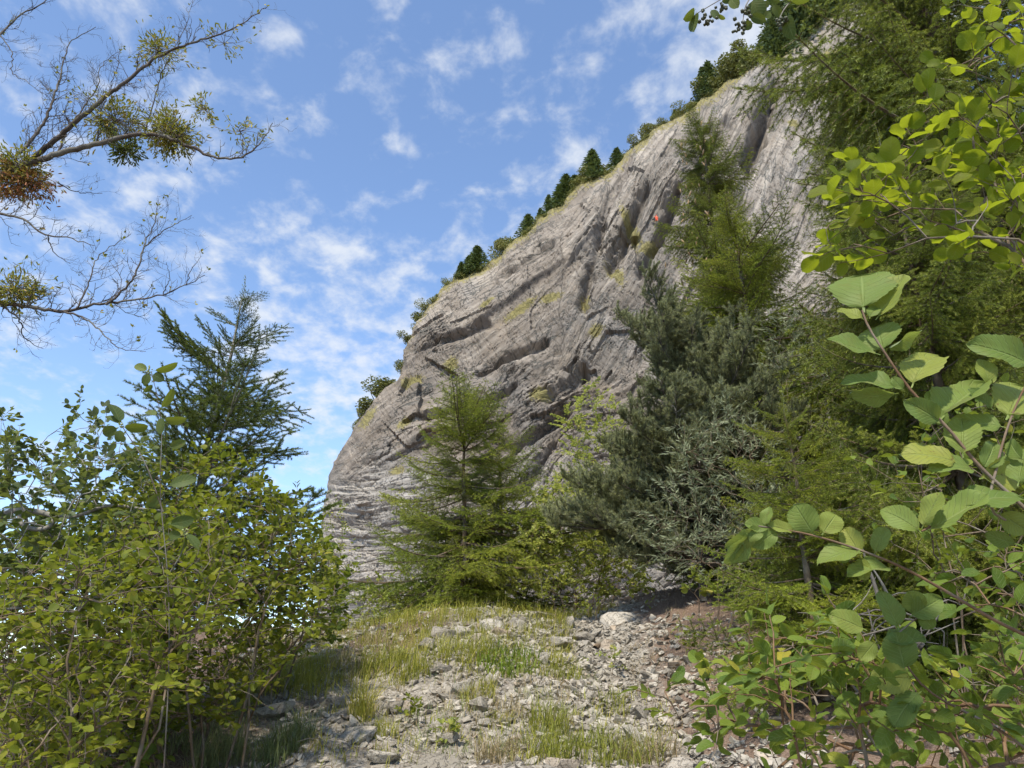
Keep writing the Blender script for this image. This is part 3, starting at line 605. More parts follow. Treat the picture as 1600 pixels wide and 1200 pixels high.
def spruce_branch(seed, L=1.0, droop=0.12, hang=0.15, step=0.055, twl=0.40, sub=0.05, dens=600, nl=0.017, nw=0.0026, bare=0.12, upturn=0.12, maxtw=0.42):
    rs = np.random.RandomState(seed); n = 11; s = np.linspace(0, 1, n); bend = rs.normal(0, 0.05)
    ax = np.stack([s * L, bend * L * s**2, L * (-droop * np.sin(s * 2.2) + upturn * s**3)], 1)
    A0, A1, TW = [], [], []; wood = [(ax, np.linspace(0.011 * L, 0.0022, n))]
    for i in range(n - 1):
        if s[i] > bare: A0.append(ax[i]); A1.append(ax[i + 1]); TW.append((max(0, s[i] * 1.6 - .6), max(0, s[i + 1] * 1.6 - .6)))
    t = bare + 0.02
    while t < 0.985:
        p = np.array([np.interp(t, s, ax[:, k]) for k in range(3)]); d = nrm(np.array([np.interp(min(1, t + .05), s, ax[:, k]) for k in range(3)]) - p + 1e-9)
        for sg in (-1, 1):
            l = min(maxtw, twl * L * (1 - t)**0.7 + 0.035) * rs.uniform(0.65, 1.15); a = R_(rs.uniform(42, 62))
            side = np.array((-d[1], d[0], 0)); td = nrm(d * math.cos(a) + nrm(side) * sg * math.sin(a) + np.array((0, 0, rs.normal(-hang, 0.12))))
            pts = [p + td * l * f + np.array((0, 0, -hang * l * f * f * 0.8)) + d * l * 0.12 * f * f for f in (0, .35, .7, 1)]
            wood.append((np.array(pts), np.linspace(0.0022, 0.0012, 4)))
            for k in range(3): A0.append(pts[k]); A1.append(pts[k + 1]); TW.append((k * .28, .28 * (k + 1) + (.16 if k == 2 else 0)))
            q = 0.18
            while q < 0.95 and l > 0.07:
                pp = p + td * l * q + np.array((0, 0, -hang * l * q * q * 0.8)) + d * l * 0.12 * q * q; sl = min(0.16, (0.42 * l * (1 - q) + 0.018) * rs.uniform(0.7, 1.2))
                for s2 in (-1, 1):
                    e = nrm(td * 0.62 + np.cross((0, 0, 1.), td) * s2 * 0.75 + np.array((0, 0, rs.normal(-hang * 1.2, 0.15)))); A0.append(pp); A1.append(pp + e * sl); TW.append((.15 + .3 * q, 1.0))
                q += sub / l * rs.uniform(0.8, 1.2)
        t += step / L**0.6 * rs.uniform(0.8, 1.2)
    geo = Geo()
    for k, (P, r) in enumerate(wood): geo.add(*tube(P, r, 5 if k == 0 else 3), 0)
    nv, nf, nu = needles(np.array(A0), np.array(A1), rs, dens, nl, nw, tip=TW); geo.add(nv, nf, 1, nu); return geo
def pine_branch(seed, L=1.0):
    rs = np.random.RandomState(seed); n = 9; s = np.linspace(0, 1, n); ax = np.stack([s * L, rs.normal(0, .06) * L * s**2, L * (-0.06 * s + 0.22 * s**2)], 1)
    wood = [(ax, np.linspace(0.016 * L, 0.004, n))]; A0, A1 = [], []
    def twig(p, d, l, lev):
        pts = [p]; q = p
        for k in range(3): d = nrm(d + rs.normal(0, 0.12, 3) + np.array((0, 0, 0.16))); q = q + d * l / 3; pts.append(q)
        wood.append((np.array(pts), np.linspace(0.004, 0.002, 4)))
        for k in range(1 if l > .14 else 0, 3): A0.append(pts[k]); A1.append(pts[k + 1])
        if lev > 0:
            for k in range(rs.randint(5, 8)):
                f = rs.uniform(0.25, 1); i = min(2, int(f * 3)); pp = pts[i] + (pts[i + 1] - pts[i]) * (f * 3 - i); e = nrm(d * 0.8 + rs.normal(0, 0.6, 3) + np.array((0, 0, .25))); twig(pp, e, l * rs.uniform(.4, .65), lev - 1)
    for t in np.linspace(0.22, 1.0, 13):
        p = np.array([np.interp(t, s, ax[:, k]) for k in range(3)]); 
        for sg in (-1, 1): a = R_(rs.uniform(25, 60)); twig(p, nrm(np.array((math.cos(a), sg * math.sin(a), rs.normal(0.2, 0.25)))), L * 0.34 * (1.15 - 0.6 * t) * rs.uniform(.7, 1.2), 1)
    geo = Geo()
    for k, (P, r) in enumerate(wood): geo.add(*tube(P, r, 5 if k == 0 else 3), 0)
    nv, nf, nu = needles(np.array(A0), np.array(A1), rs, 1500, 0.034, 0.0024, 0.6, 0.15, tip=[(.25, .9)] * len(A0)); geo.add(nv, nf, 1, nu); return geo
BR = {}
def branch_set(key, mats, builder, seeds, **kw):
    BR[key] = [builder(sd_, **kw).mesh('branch', [M[m] for m in mats]) for sd_ in seeds]
def conifer(name, label, base, H, key, profile, seed, bark='bark_brown', lean=(0, 0), whorl=0.30, nper=6, r0=None, el_top=45, el_bot=-12, z0=0.05, zmax=None, scale_ref=1.0, jitter=0.3, inter=0.5, skip=None, group=None, cat='tree', extra=None, top_lead=True):
    """profile(t) gives branch length at relative height t (0 base .. 1 top)"""
    rs = np.random.RandomState(seed); base = np.asarray(base, float); root = thing(name, label, cat, base, group)
    n = 14; t = np.linspace(0, 1, n); tr = np.stack([lean[0] * t**1.3 + 0.02 * H * fbm(t * 2 + seed, t * 0, 2) * t, lean[1] * t**1.3, t * H], 1)
    r0 = r0 or 0.011 * H + 0.01; geo = Geo(); geo.add(*tube(tr, r0 * (1 - t)**0.85 + 0.004, 8), 0)
    tag(link('trunk', geo.mesh('trunk', [M[bark]], True), root)); meshes = BR[key]; z = z0 * H; cnt = 0
    while z < H * 0.985:
        tt = z / H; l0 = profile(tt)
        for k in range(nper if l0 > 0.5 else max(3, int(nper * .6))):
            az = rs.rand() * 2 * math.pi; l = l0 * rs.uniform(1 - jitter, 1 + jitter * 0.6) * (1 + .28 * math.sin(az * 2 + seed + z * 1.7) + .18 * math.sin(az + seed * 2 - z * 3.1)); zz = z + rs.uniform(-.5, .5) * whorl * inter
            if l < 0.04 or cnt > 298: continue
            p = np.array([np.interp(zz / H, t, tr[:, q]) for q in range(3)]); el = R_(el_bot + (el_top - el_bot) * tt**1.6 + rs.normal(0, 11))
            if skip is not None and skip(base + p, az, l): continue
            o = link('branch', meshes[rs.randint(len(meshes))], root); cnt += 1
            m = Matrix.Rotation(az, 4, 'Z') @ Matrix.Rotation(-el, 4, 'Y') @ Matrix.Rotation(rs.normal(0, .42), 4, 'X') @ Matrix.Scale(l / scale_ref, 4)
            m.translation = Vector(p); o.matrix_basis = m
        z += whorl * (0.55 + 0.45 * min(1, l0)) * rs.uniform(0.85, 1.15)
    if top_lead:
        o = link('branch', BR['lead'][0] if key != 'pine' else meshes[0], root); l = 0.32 if key != 'pine' else 0.5; m = Matrix.Rotation(-R_(84), 4, 'Y') @ Matrix.Scale(l, 4); m.translation = Vector(tr[-1] - np.array((0, 0, .06))); o.matrix_basis = m
    if extra: extra(root, base, tr, rs)
    return root
branch_set('dark', ('bark_brown', 'needle_dark'), spruce_branch, (1, 2, 3, 4), hang=0.45, droop=0.16, step=0.062, sub=0.062, dens=1000, nl=0.016)
branch_set('mid', ('bark_brown', 'needle_mid'), spruce_branch, (5, 6, 7, 8), hang=0.18, droop=0.10, step=0.08, sub=0.08, dens=950, nl=0.015)
branch_set('fresh', ('bark_brown', 'needle_fresh'), spruce_branch, (9, 10, 11, 12), hang=0.12, droop=0.08, step=0.075, sub=0.075, dens=950, nl=0.015)
branch_set('young', ('bark_grey', 'needle_blue'), spruce_branch, (13, 14, 15), hang=0.02, droop=0.03, step=0.13, twl=0.5, sub=0.12, dens=1500, nl=0.019, nw=0.003, bare=0.05, upturn=0.10)
branch_set('lead', ('bark_grey', 'needle_mid'), spruce_branch, (16,), hang=-0.1, droop=0, step=0.12, twl=0.2, sub=0.1, dens=900, bare=0.02)
branch_set('pine', ('bark_dark', 'needle_pine'), pine_branch, (17, 18, 19, 20))

# ------------------------------------------------------------------ the trees
def gp(px, Y):
    """a point on the ground in the photo column px at depth Y"""
    q = at(px, 1000, Y); x = q[0]
    for _ in range(6):
        z = float(g(x, Y)); f = Y * CP + (z - CAMZ) * SP; x = (px - 800) / FPX * f
    return np.array((x, Y, float(g(x, Y))))
def height_to(base, py, px=None):
    """height at which the column over base reaches photo row py"""
    yc = (600 - py) / FPX; s = (SP + yc * CP) / (CP - yc * SP); return CAMZ + s * base[1] - base[2]

b = gp(726, 12.0); H = height_to(b, 606)
conifer('spruce_tree', 'slender young spruce standing alone in front of the cliff foot', b, H, 'mid', lambda t: 1.7 * (1 - t)**0.62 * (0.55 + 0.45 * min(1, t * 5)) + 0.08, 31, lean=(-0.12, 0), whorl=0.22, nper=10, el_top=40, el_bot=-10, z0=0.03, jitter=0.65)
b = gp(785, 12.6); H = height_to(b, 655)
conifer('spruce_tree', 'lower spruce leaning close behind the slender one before the cliff foot', b, H, 'fresh', lambda t: 1.15 * (1 - t)**0.6 + 0.08, 30, lean=(-0.1, 0), whorl=0.24, nper=9, el_top=40, el_bot=-8, z0=0.05, jitter=0.6)
b = gp(235, 6.4); H = height_to(b, 466)
conifer('spruce_tree', 'dark open-branched young spruce rising above the leafy shrubs against the sky', b, H, 'young', lambda t: 1.4 * (1 - t)**0.66 + 0.12, 32, bark='bark_grey', lean=(0.22, 0), whorl=0.30, nper=8, el_top=48, el_bot=14, z0=0.22, jitter=0.3)
b = gp(1195, 13.5); H = height_to(b, 178)
def cones(top, n, spread):
    def f(root, base, tr, rs):
        V, F = [], []
        me = None; s = np.linspace(0, 1, 7); P = np.stack([0 * s, 0 * s, -0.11 * s], 1); geo = Geo(); geo.add(*tube(P, 0.018 * np.sin(np.pi * (0.12 + 0.8 * s))**0.7, 7), 0); me = geo.mesh('cone', [M['cone']], True)
        for i in range(n):
            t = 1 - top * rs.rand()**0.8; a = rs.rand() * 2 * math.pi; rr = spread(t) * rs.uniform(.35, .95)
            p = np.array([np.interp(t, np.linspace(0, 1, len(tr)), tr[:, k]) for k in range(3)]) + np.array((math.cos(a) * rr, math.sin(a) * rr, -0.12 * rr - .05))
            o = link('cone', me, root); o.location = p; o.rotation_euler = (rs.normal(0, .25), rs.normal(0, .25), 0); k = rs.uniform(.8, 1.3); o.scale = (k, k, k)
    return f
pr = lambda t: 1.9 * (1 - t)**0.5 * (0.8 + 0.2 * math.sin(t * 23)) + 0.12
conifer('spruce_tree', 'tall thin-topped spruce hung with brown cones in front of the upper cliff', b, H, 'dark', pr, 33, lean=(-0.15, 0), whorl=0.30, nper=12, el_top=25, el_bot=-16, z0=0.42, jitter=0.45, extra=cones(0.45, 130, pr))
b = gp(1235, 9.9); H = height_to(b, 300)
conifer('spruce_tree', 'bright green spruce behind the grey pine with feathery drooping branches', b, H, 'fresh', lambda t: 1.75 * (1 - t)**0.62 * min(1, .5 + t * 3) + 0.10, 34, lean=(-0.2, 0), whorl=0.30, nper=9, el_top=35, el_bot=-10)
b = gp(1695, 7.6)
conifer('spruce_tree', 'great dark spruce filling the upper right corner with hanging branchlets', b, 12.5, 'dark', lambda t: 2.6 * (1 - t)**0.55 * min(1, .6 + t * 2) + 0.1, 35, bark='bark_brown', whorl=0.42, nper=11, el_top=25, el_bot=-16, z0=0.12, r0=0.17)
b = gp(1640, 10.8)
conifer('spruce_tree', 'shadowy tall spruce filling the gaps behind the great dark spruce', b, 12.0, 'dark', lambda t: 2.4 * (1 - t)**0.55 + 0.1, 28, whorl=0.45, nper=11, el_top=20, el_bot=-14, z0=0.08)
b = gp(1520, 13.0)
conifer('spruce_tree', 'distant shaded spruce glimpsed between the right-hand spruces', b, 9.5, 'dark', lambda t: 2.2 * (1 - t)**0.6 + 0.1, 29, whorl=0.40, nper=10, el_top=20, el_bot=-14, z0=0.10)
b = gp(1450, 9.8)
conifer('spruce_tree', 'mid green spruce showing between the great dark spruce and the bright green one', b, 7.4, 'mid', lambda t: 1.8 * (1 - t)**0.65 + 0.1, 36, whorl=0.36, nper=11, el_top=25, el_bot=-14)
b = gp(1290, 5.4); H = height_to(b, 640)
conifer('spruce_tree', 'small moss green spruce sapling beside the silver-leaved shrub', b, H, 'fresh', lambda t: 0.80 * (1 - t)**0.65 + 0.10, 37, whorl=0.15, nper=10, el_top=30, el_bot=-6, z0=0.12)
b = gp(1560, 5.6)
conifer('spruce_tree', 'shaded spruce in the undergrowth behind the broad pale leaves at the right edge', b, 4.4, 'dark', lambda t: 1.35 * (1 - t)**0.6 + 0.1, 38, whorl=0.22, nper=12, el_top=25, el_bot=-10)
b = gp(1100, 9.3); H = height_to(b, 535)
def pine_prof(t): return 1.16 * (1 - t)**0.12 * (0.8 + 0.2 * math.sin(3.1 * min(1, t * 1.2))) + 0.1
conifer('pine_tree', 'grey green long-needled pine with a rounded crown right of the cliff', b, H, 'pine', pine_prof, 39, bark='bark_dark', lean=(0.1, 0), whorl=0.26, nper=11, el_top=38, el_bot=0, z0=0.14, jitter=0.3, top_lead=False)

# ------------------------------------------------------------------ leafy shrubs
LV_OVATE = [leaf_template(1, .62, 5, 1, .25, c_, .42, .6, seed=k) for k, c_ in enumerate((.15, .35, .5, .25))]
LV_OVATE_HI = [leaf_template(1, .58, 9, 2, .3, c_, .42, .58, wave=.25, seed=k) for k, c_ in enumerate((.2, .45, .7, .35, .1))]
LV_ROUND = [leaf_template(1, .74, 9, 2, .22, c_, .52, .5, wave=.25, seed=k) for k, c_ in enumerate((.1, .3, .5, .2))]
LV_BEAM = [leaf_template(1, w_, 18, 3, f_, c_, p_, t_, wave=.5, serr=.04, petiole=.10, seed=k) for k, (w_, f_, c_, p_, t_) in enumerate(((.62, .2, .15, .5, .55), (.58, .4, .4, .46, .62), (.66, .15, .6, .55, .5), (.56, .5, .25, .48, .66), (.64, .3, .8, .52, .58), (.6, .35, -.15, .5, .6)))]
LV_NARROW = [leaf_template(1, .15, 3, 1, .3, c_, .45, .6, petiole=.04, seed=k) for k, c_ in enumerate((.1, .35, -.2))]
LV_SMALL = [leaf_template(1, .5, 3, 1, .25, c_, .45, .6, seed=k) for k, c_ in enumerate((.15, .4, .3))]
rs = np.random.RandomState(77)
# left: dark-leaved tree with the silvery looped limb
b = gp(-60, 4.6)
T = px_targets([(-60, 640), (10, 655), (60, 690), (115, 625), (200, 690), (260, 760), (250, 900), (120, 960), (-60, 980)], 330, 3.9, 5.2, rs)
limb = [at(-90, 850, 4.5), at(-20, 822, 4.45), at(25, 800, 4.4), at(70, 806, 4.4), at(110, 800, 4.4)]
shrub('small_tree', 'dark leaved small tree at the left edge with a silvery looped limb', 'tree', b, T, 41, LV_OVATE, 'leaf_deep', per=6, tw_len=.15, Ls=(.042, .066), bark='bark_grey', tip_r=.0020, hub=[at(-80, 1000, 4.6), at(-90, 850, 4.5)])
lp = smooth_path([at(-80, 860, 4.35), at(-20, 822, 4.3), at(15, 800, 4.3), at(60, 800, 4.3), at(85, 812, 4.3), at(78, 822, 4.3), at(50, 826, 4.3), at(32, 815, 4.3), at(30, 802, 4.3)], 40)
root = [o for o in bpy.data.objects if o.name.startswith('small_tree')][-1]; geo = Geo(); geo.add(*tube(lp - np.array(b), np.linspace(.02, .012, 40), 8), 0)
lp2 = smooth_path([at(60, 800, 4.3), at(110, 808, 4.32), at(170, 790, 4.35), at(230, 796, 4.4), at(290, 800, 4.5)], 20); geo.add(*tube(lp2 - np.array(b), np.linspace(.013, .006, 20), 7), 0)
tag(link('limb', geo.mesh('limb', [M['bark_grey']], True), root), 'silvery bare limb bent into a loop')
# left front: yellow-green shrub
b = gp(90, 3.3)
T = px_targets([(-40, 960), (60, 880), (160, 850), (250, 820), (330, 800), (390, 900), (330, 1000), (270, 1080), (190, 1130), (150, 1230), (-40, 1230)], 800, 2.9, 4.4, rs)
shrub('leafy_shrub', 'yellow green leafy shrub at the bottom left corner', 'shrub', b, T, 42, LV_OVATE, 'leaf_yellow', per=3.3, tw_len=.12, Ls=(.034, .055), bark='bark_brown', tip_r=.0016, nstem=9, spreadb=.5)
# left middle: tall green shrub below the young spruce
b = gp(330, 5.0)
T = px_targets([(150, 800), (230, 740), (330, 700), (400, 740), (460, 790), (500, 850), (520, 930), (490, 1010), (420, 1070), (330, 1140), (220, 1140), (150, 950)], 1150, 4.4, 6.2, rs)
shrub('leafy_shrub', 'broad green leafy shrub below the dark young spruce', 'shrub', b, T, 43, LV_OVATE, 'leaf_yellow', per=3.6, tw_len=.14, Ls=(.040, .064), bark='bark_brown', tip_r=.0017, nstem=9, spreadb=.5)
b = gp(420, 6.8)
T = px_targets([(380, 800), (440, 770), (500, 840), (540, 900), (530, 980), (440, 1030), (380, 1010)], 330, 6.3, 7.6, rs)
shrub('leafy_shrub', 'deep green shrub at the scree edge next to the pale cliff foot', 'shrub', b, T, 44, LV_OVATE, 'leaf_green', per=4, tw_len=.2, Ls=(.05, .08), bark='bark_brown', tip_r=.0024, maxobj=200)
b = gp(120, 5.8)
T = px_targets([(-30, 850), (100, 800), (220, 830), (260, 950), (280, 1120), (200, 1200), (-30, 1230)], 800, 4.6, 6.6, rs)
shrub('leafy_shrub', 'shaded deep green shrub behind the yellow green corner shrub', 'shrub', b, T, 45, LV_OVATE, 'leaf_green', per=4, tw_len=.2, Ls=(.05, .08), tip_r=.0024, maxobj=150)
# thin bush against the cliff, centre bushes
b = gp(530, 10.5)
T = px_targets([(490, 800), (520, 770), (545, 830), (560, 930), (500, 960), (480, 880)], 70, 10, 11, rs)
shrub('thin_bush', 'thin olive bush standing before the pale cliff foot', 'bush', b, T, 46, LV_SMALL, 'leaf_bush', per=5, tw_len=.22, Ls=(.04, .06), tip_r=.002, maxobj=0)
b = gp(895, 11.8)
T = px_targets([(820, 830), (850, 770), (890, 755), (920, 780), (960, 810), (1000, 850), (1010, 920), (930, 935), (840, 930)], 480, 11.2, 12.8, rs)
shrub('bush', 'yellowish upright bush between the lone young spruce and the pine', 'bush', b, T, 47, LV_SMALL, 'leaf_pale', per=10, tw_len=.26, Ls=(.05, .085), tip_r=.002, maxobj=0)
b = gp(930, 14.0)
T = px_targets([(880, 650), (930, 600), (960, 640), (990, 760), (990, 860), (900, 850)], 260, 13.4, 15, rs)
shrub('bush', 'pale green birch-like bush half hidden behind the grey pine', 'bush', b, T, 48, LV_SMALL, 'leaf_pale', per=10, tw_len=.3, Ls=(.055, .09), tip_r=.002, maxobj=0)
b = gp(610, 12.8)
T = px_targets([(560, 940), (620, 880), (700, 880), (790, 890), (830, 930), (800, 965), (600, 975)], 200, 12.2, 13.6, rs)
shrub('bush', 'low tangled bush round the foot of the lone young spruce', 'bush', b, T, 49, LV_SMALL, 'leaf_bush', per=10, tw_len=.25, Ls=(.04, .07), tip_r=.002, maxobj=0)
# silver shrub
b = gp(1120, 7.4)
T = px_targets([(1010, 800), (1050, 740), (1090, 650), (1140, 640), (1200, 680), (1230, 760), (1220, 850), (1150, 900), (1060, 890), (1020, 850)], 260, 6.7, 8.0, rs)
shrub('silver_shrub', 'silvery narrow-leaved shrub in front of the pine', 'shrub', b, T, 50, LV_NARROW, 'leaf_silver', per=20, tw_len=.30, Ls=(.05, .08), bark='bark_brown', opposite=False, up=.3, tip_r=.0018, spread=.7)
b = gp(1300, 8.2)
T = px_targets([(1200, 520), (1240, 450), (1300, 440), (1340, 520), (1300, 600), (1200, 640)], 110, 7.6, 8.6, rs)
shrub('silver_shrub', 'silvery narrow-leaved tall shrub growing up among the green spruces', 'shrub', b, T, 51, LV_NARROW, 'leaf_silver', per=18, tw_len=.3, Ls=(.05, .08), bark='bark_brown', opposite=False, up=.3, tip_r=.0018, spread=.7, maxobj=200)
# right: branch crowd at the top, its backlit look put into the leaf colour
b = gp(1900, 2.3)
T = px_targets([(1640, -40), (1500, -30), (1500, 40), (1470, 110), (1440, 180), (1390, 250), (1340, 290), (1300, 340), (1280, 375), (1340, 400), (1400, 400), (1460, 380), (1520, 370), (1540, 410), (1600, 420), (1660, 420)], 125, 1.9, 2.6, rs)
shrub('overhanging_shrub', 'sunlit yellow green round-leaved branches reaching in at the upper right', 'shrub', b, T, 52, LV_ROUND, 'leaf_backlit', per=2.2, tw_len=.12, Ls=(.055, .085), bark='bark_brown', tip_r=.0017, up=.45, face=np.array((0, -.5, 0)), hub=[at(1850, 700, 2.3), at(1750, 420, 2.3)])
# right bottom: dogwood
b = gp(1660, 2.2)
T = np.concatenate([px_targets([(1010, 1060), (1060, 1030), (1110, 1050), (1180, 1090), (1190, 1130), (1110, 1145), (1040, 1120)], 14, 2.3, 2.6, rs),
                    px_targets([(1190, 990), (1280, 985), (1340, 1010), (1400, 1060), (1480, 1080), (1600, 1000), (1660, 1000), (1660, 1230), (1210, 1230), (1200, 1120), (1150, 1060)], 230, 1.7, 2.9, rs),
                    px_targets([(1480, 900), (1660, 860), (1660, 1010), (1500, 1010)], 18, 1.9, 2.5, rs)])
shrub('dogwood_shrub', 'fresh green dogwood shrub spreading over the path at the bottom right', 'shrub', b, T, 53, LV_OVATE_HI, 'leaf_dogwood', per=2.4, tw_len=.12, Ls=(.045, .07), bark='twig_red', tip_r=.0022, up=.75, droop=.15, lean=.2)
b = gp(1500, 4.4)
T = px_targets([(1360, 700), (1480, 640), (1660, 620), (1660, 1000), (1480, 960), (1380, 860)], 90, 3.6, 4.8, rs)
shrub('leafy_shrub', 'scattered green leaves of a shaded shrub behind the broad pale leaves', 'shrub', b, T, 54, LV_OVATE, 'leaf_dogwood', per=2.2, tw_len=.16, Ls=(.05, .08), bark='bark_brown', tip_r=.0022, up=.7)

# whitebeam: two near branches with broad veined leaves, leaf by leaf
def near_branch(name, label, base, stems, leaves, mat, seed, variants, bark='twig_red', base_r=.012, cat='shrub', hubpath=None, berries=None, Wref=.62):
    rs = np.random.RandomState(seed); base = np.asarray(base, float); root = thing(name, label, cat, base); geo = Geo()
    for P, r0, r1 in stems:
        q = smooth_path(P, max(10, 4 * len(P))); geo.add(*tube(q - base, np.linspace(r0, r1, len(q)), 7), 0)
    tag(link('stem', geo.mesh('stem', [M[bark]], True), root)); mes = leaf_meshes('leaf', M[mat], variants)
    for (x0, y0, x1, y1, w, Y, *more) in leaves:
        tilt = more[0] if more else rs.uniform(-.25, .25)
        p0 = at(x0, y0, Y); lpx = math.hypot(x1 - x0, y1 - y0); p1 = at(x1, y1, Y + tilt * 0.12 * lpx / 60)
        d = p1 - p0; L = np.linalg.norm(d) * 1.06; view = nrm(p0 - np.array((0, 0, CAMZ))); d = nrm(d)
        nn = nrm(-view - d * np.dot(-view, d)); asp = w / max(lpx, 1.0) / Wref                     # a leaf seen narrower than it is, is turned about its midrib
        roll = math.acos(max(0.12, min(1, asp))) * (1 if rs.rand() < .75 else -1); sd_ = np.cross(d, nn); upsgn = 1 if sd_[2] * 1 > 0 else -1
        n2 = nn * math.cos(roll) + sd_ * math.sin(roll) * upsgn
        fr = frame(d, n2); o = link('leaf', mes[rs.randint(len(mes))], root); m = Matrix.Identity(4); wy = min(1.5, max(1.0, asp))
        for r in range(3):
            for c in range(3): m[r][c] = float(fr[r, c] * L * (wy if c == 1 else 1))
            m[r][3] = float(p0[r] - base[r])
        o.matrix_basis = m
    return root
b = gp(1900, 1.5)
Ya, Yb = 1.3, 1.5
S1 = [at(1800, 1200, 1.5), at(1720, 930, 1.35), at(1640, 830, Ya), at(1580, 775, Ya), at(1530, 728, Ya), at(1480, 668, Ya), at(1425, 612, Ya), at(1383, 552, Ya), at(1352, 500, Ya), at(1347, 485, Ya)]
S2 = [at(1640, 830, Ya), at(1552, 800, Ya), at(1560, 720, Ya), at(1585, 640, Ya), at(1625, 560, Ya)]
S3 = [at(1800, 1200, 1.5), at(1700, 1040, Yb), at(1640, 1010, Yb), at(1560, 972, Yb), at(1480, 925, Yb), at(1400, 882, Yb), at(1350, 862, Yb), at(1300, 845, Yb), at(1250, 832, Yb), at(1185, 822, Yb)]
S4 = [at(1580, 775, Ya), at(1500, 800, Ya), at(1440, 830, Ya)]
LF = [(1350, 488, 1345, 414, 66), (1368, 500, 1414, 438, 28), (1352, 500, 1312, 482, 14), (1358, 498, 1370, 474, 16), (1382, 550, 1366, 502, 48), (1384, 546, 1432, 516, 14), (1376, 554, 1296, 536, 22), (1406, 608, 1324, 585, 22), (1405, 614, 1338, 628, 26),
      (1424, 606, 1456, 534, 44), (1412, 610, 1395, 590, 16), (1472, 660, 1422, 628, 36), (1470, 655, 1532, 590, 38), (1505, 715, 1503, 648, 46), (1500, 725, 1424, 695, 26), (1526, 736, 1460, 722, 18), (1572, 668, 1492, 650, 30), (1572, 656, 1606, 588, 52),
      (1552, 640, 1518, 608, 20), (1546, 606, 1541, 560, 25), (1610, 570, 1530, 530, 38), (1440, 832, 1386, 792, 38), (1440, 826, 1466, 770, 26), (1446, 830, 1542, 782, 34), (1485, 795, 1584, 756, 36), (1530, 748, 1588, 738, 42), (1535, 735, 1560, 690, 30), (1590, 760, 1600, 700, 36),
      (1600, 720, 1570, 690, 24), (1480, 668, 1462, 640, 22), (1560, 800, 1605, 830, 40), (1590, 850, 1545, 840, 24)]
LW = [(*q, Ya) for q in LF] + [(*q, Yb) for q in [(1272, 836, 1246, 795, 40), (1284, 836, 1308, 802, 32), (1242, 832, 1204, 819, 18), (1345, 868, 1320, 826, 32), (1366, 866, 1385, 828, 24), (1330, 862, 1310, 872, 30), (1345, 868, 1350, 905, 24), (1395, 888, 1330, 885, 16), (1205, 825, 1165, 820, 22), (1190, 822, 1172, 842, 20),
      (1180, 826, 1150, 858, 22), (1195, 824, 1200, 792, 18), (1215, 828, 1185, 850, 24), (1175, 830, 1140, 880, 26), (1350, 864, 1290, 856, 14), (1165, 850, 1138, 872, 20)]]
LW += [(*q, 1.7) for q in [(1355, 985, 1300, 960, 34), (1405, 985, 1380, 925, 36), (1420, 965, 1470, 935, 40), (1440, 960, 1420, 925, 46), (1460, 985, 1440, 960, 30), (1430, 1060, 1362, 1060, 46), (1415, 1050, 1400, 990, 52), (1370, 1000, 1345, 1030, 26), (1440, 1080, 1395, 1115, 26), (1380, 1000, 1440, 1000, 22)]]
S5 = [at(1700, 1240, 1.75), at(1560, 1140, 1.7), at(1430, 1058, 1.7), at(1400, 1000, 1.7), at(1440, 960, 1.7)]
near_branch('whitebeam_shrub', 'broad pale veined leaves on long stems reaching in from the right', b, [(S1, .0055, .002), (S2, .003, .0015), (S3, .0048, .0016), (S4, .0025, .0015), (S5, .004, .0015)], LW, 'leaf_whitebeam', 61, LV_BEAM)

# sprig of broad leaves in front of the young spruce, and the berry branch hanging in at the top
b = gp(235, 3.2); Yc = 3.1
near_branch('whitebeam_sapling', 'tall stem with broad leaves and a berry head in front of the dark young spruce', b,
    [([b, at(262, 900, Yc), at(250, 760, Yc), at(252, 660, Yc), at(246, 620, Yc), at(236, 580, Yc)], .0035, .0014), ([at(255, 800, Yc), at(225, 720, Yc), at(190, 665, Yc)], .003, .0018), ([at(262, 900, Yc), at(285, 860, Yc), at(290, 830, Yc)], .003, .0018)],
    [(*q, Yc) for q in [(232, 580, 210, 568, 12), (238, 580, 276, 573, 11), (232, 582, 226, 600, 12), (238, 584, 252, 592, 14), (240, 600, 226, 612, 8), (250, 640, 272, 610, 12), (252, 650, 250, 676, 10), (255, 655, 284, 660, 10), (246, 650, 228, 640, 8), (188, 663, 178, 628, 14), (186, 668, 160, 678, 18), (190, 668, 228, 668, 14), (188, 670, 185, 688, 12), (190, 664, 168, 648, 9),
     (288, 832, 268, 812, 8), (290, 832, 311, 855, 10), (286, 836, 262, 836, 14), (290, 836, 287, 862, 6), (262, 760, 300, 745, 18), (255, 770, 230, 790, 16), (262, 820, 300, 812, 20), (262, 700, 288, 690, 14)]], 'leaf_deep', 62, [leaf_template(1, .5, 10, 2, .25, c_, .5, .55, seed=k) for k, c_ in enumerate((.2, .4, .6))], bark='bark_dark', Wref=.5)
def ico(r=1.0):
    t = (1 + 5**.5) / 2; V = nrm(np.array([(-1, t, 0), (1, t, 0), (-1, -t, 0), (1, -t, 0), (0, -1, t), (0, 1, t), (0, -1, -t), (0, 1, -t), (t, 0, -1), (t, 0, 1), (-t, 0, -1), (-t, 0, 1)])) * r
    F = np.array([(0, 11, 5), (0, 5, 1), (0, 1, 7), (0, 7, 10), (0, 10, 11), (1, 5, 9), (5, 11, 4), (11, 10, 2), (10, 7, 6), (7, 1, 8), (3, 9, 4), (3, 4, 2), (3, 2, 6), (3, 6, 8), (3, 8, 9), (4, 9, 5), (2, 4, 11), (6, 2, 10), (8, 6, 7), (9, 8, 1)]); return V, F
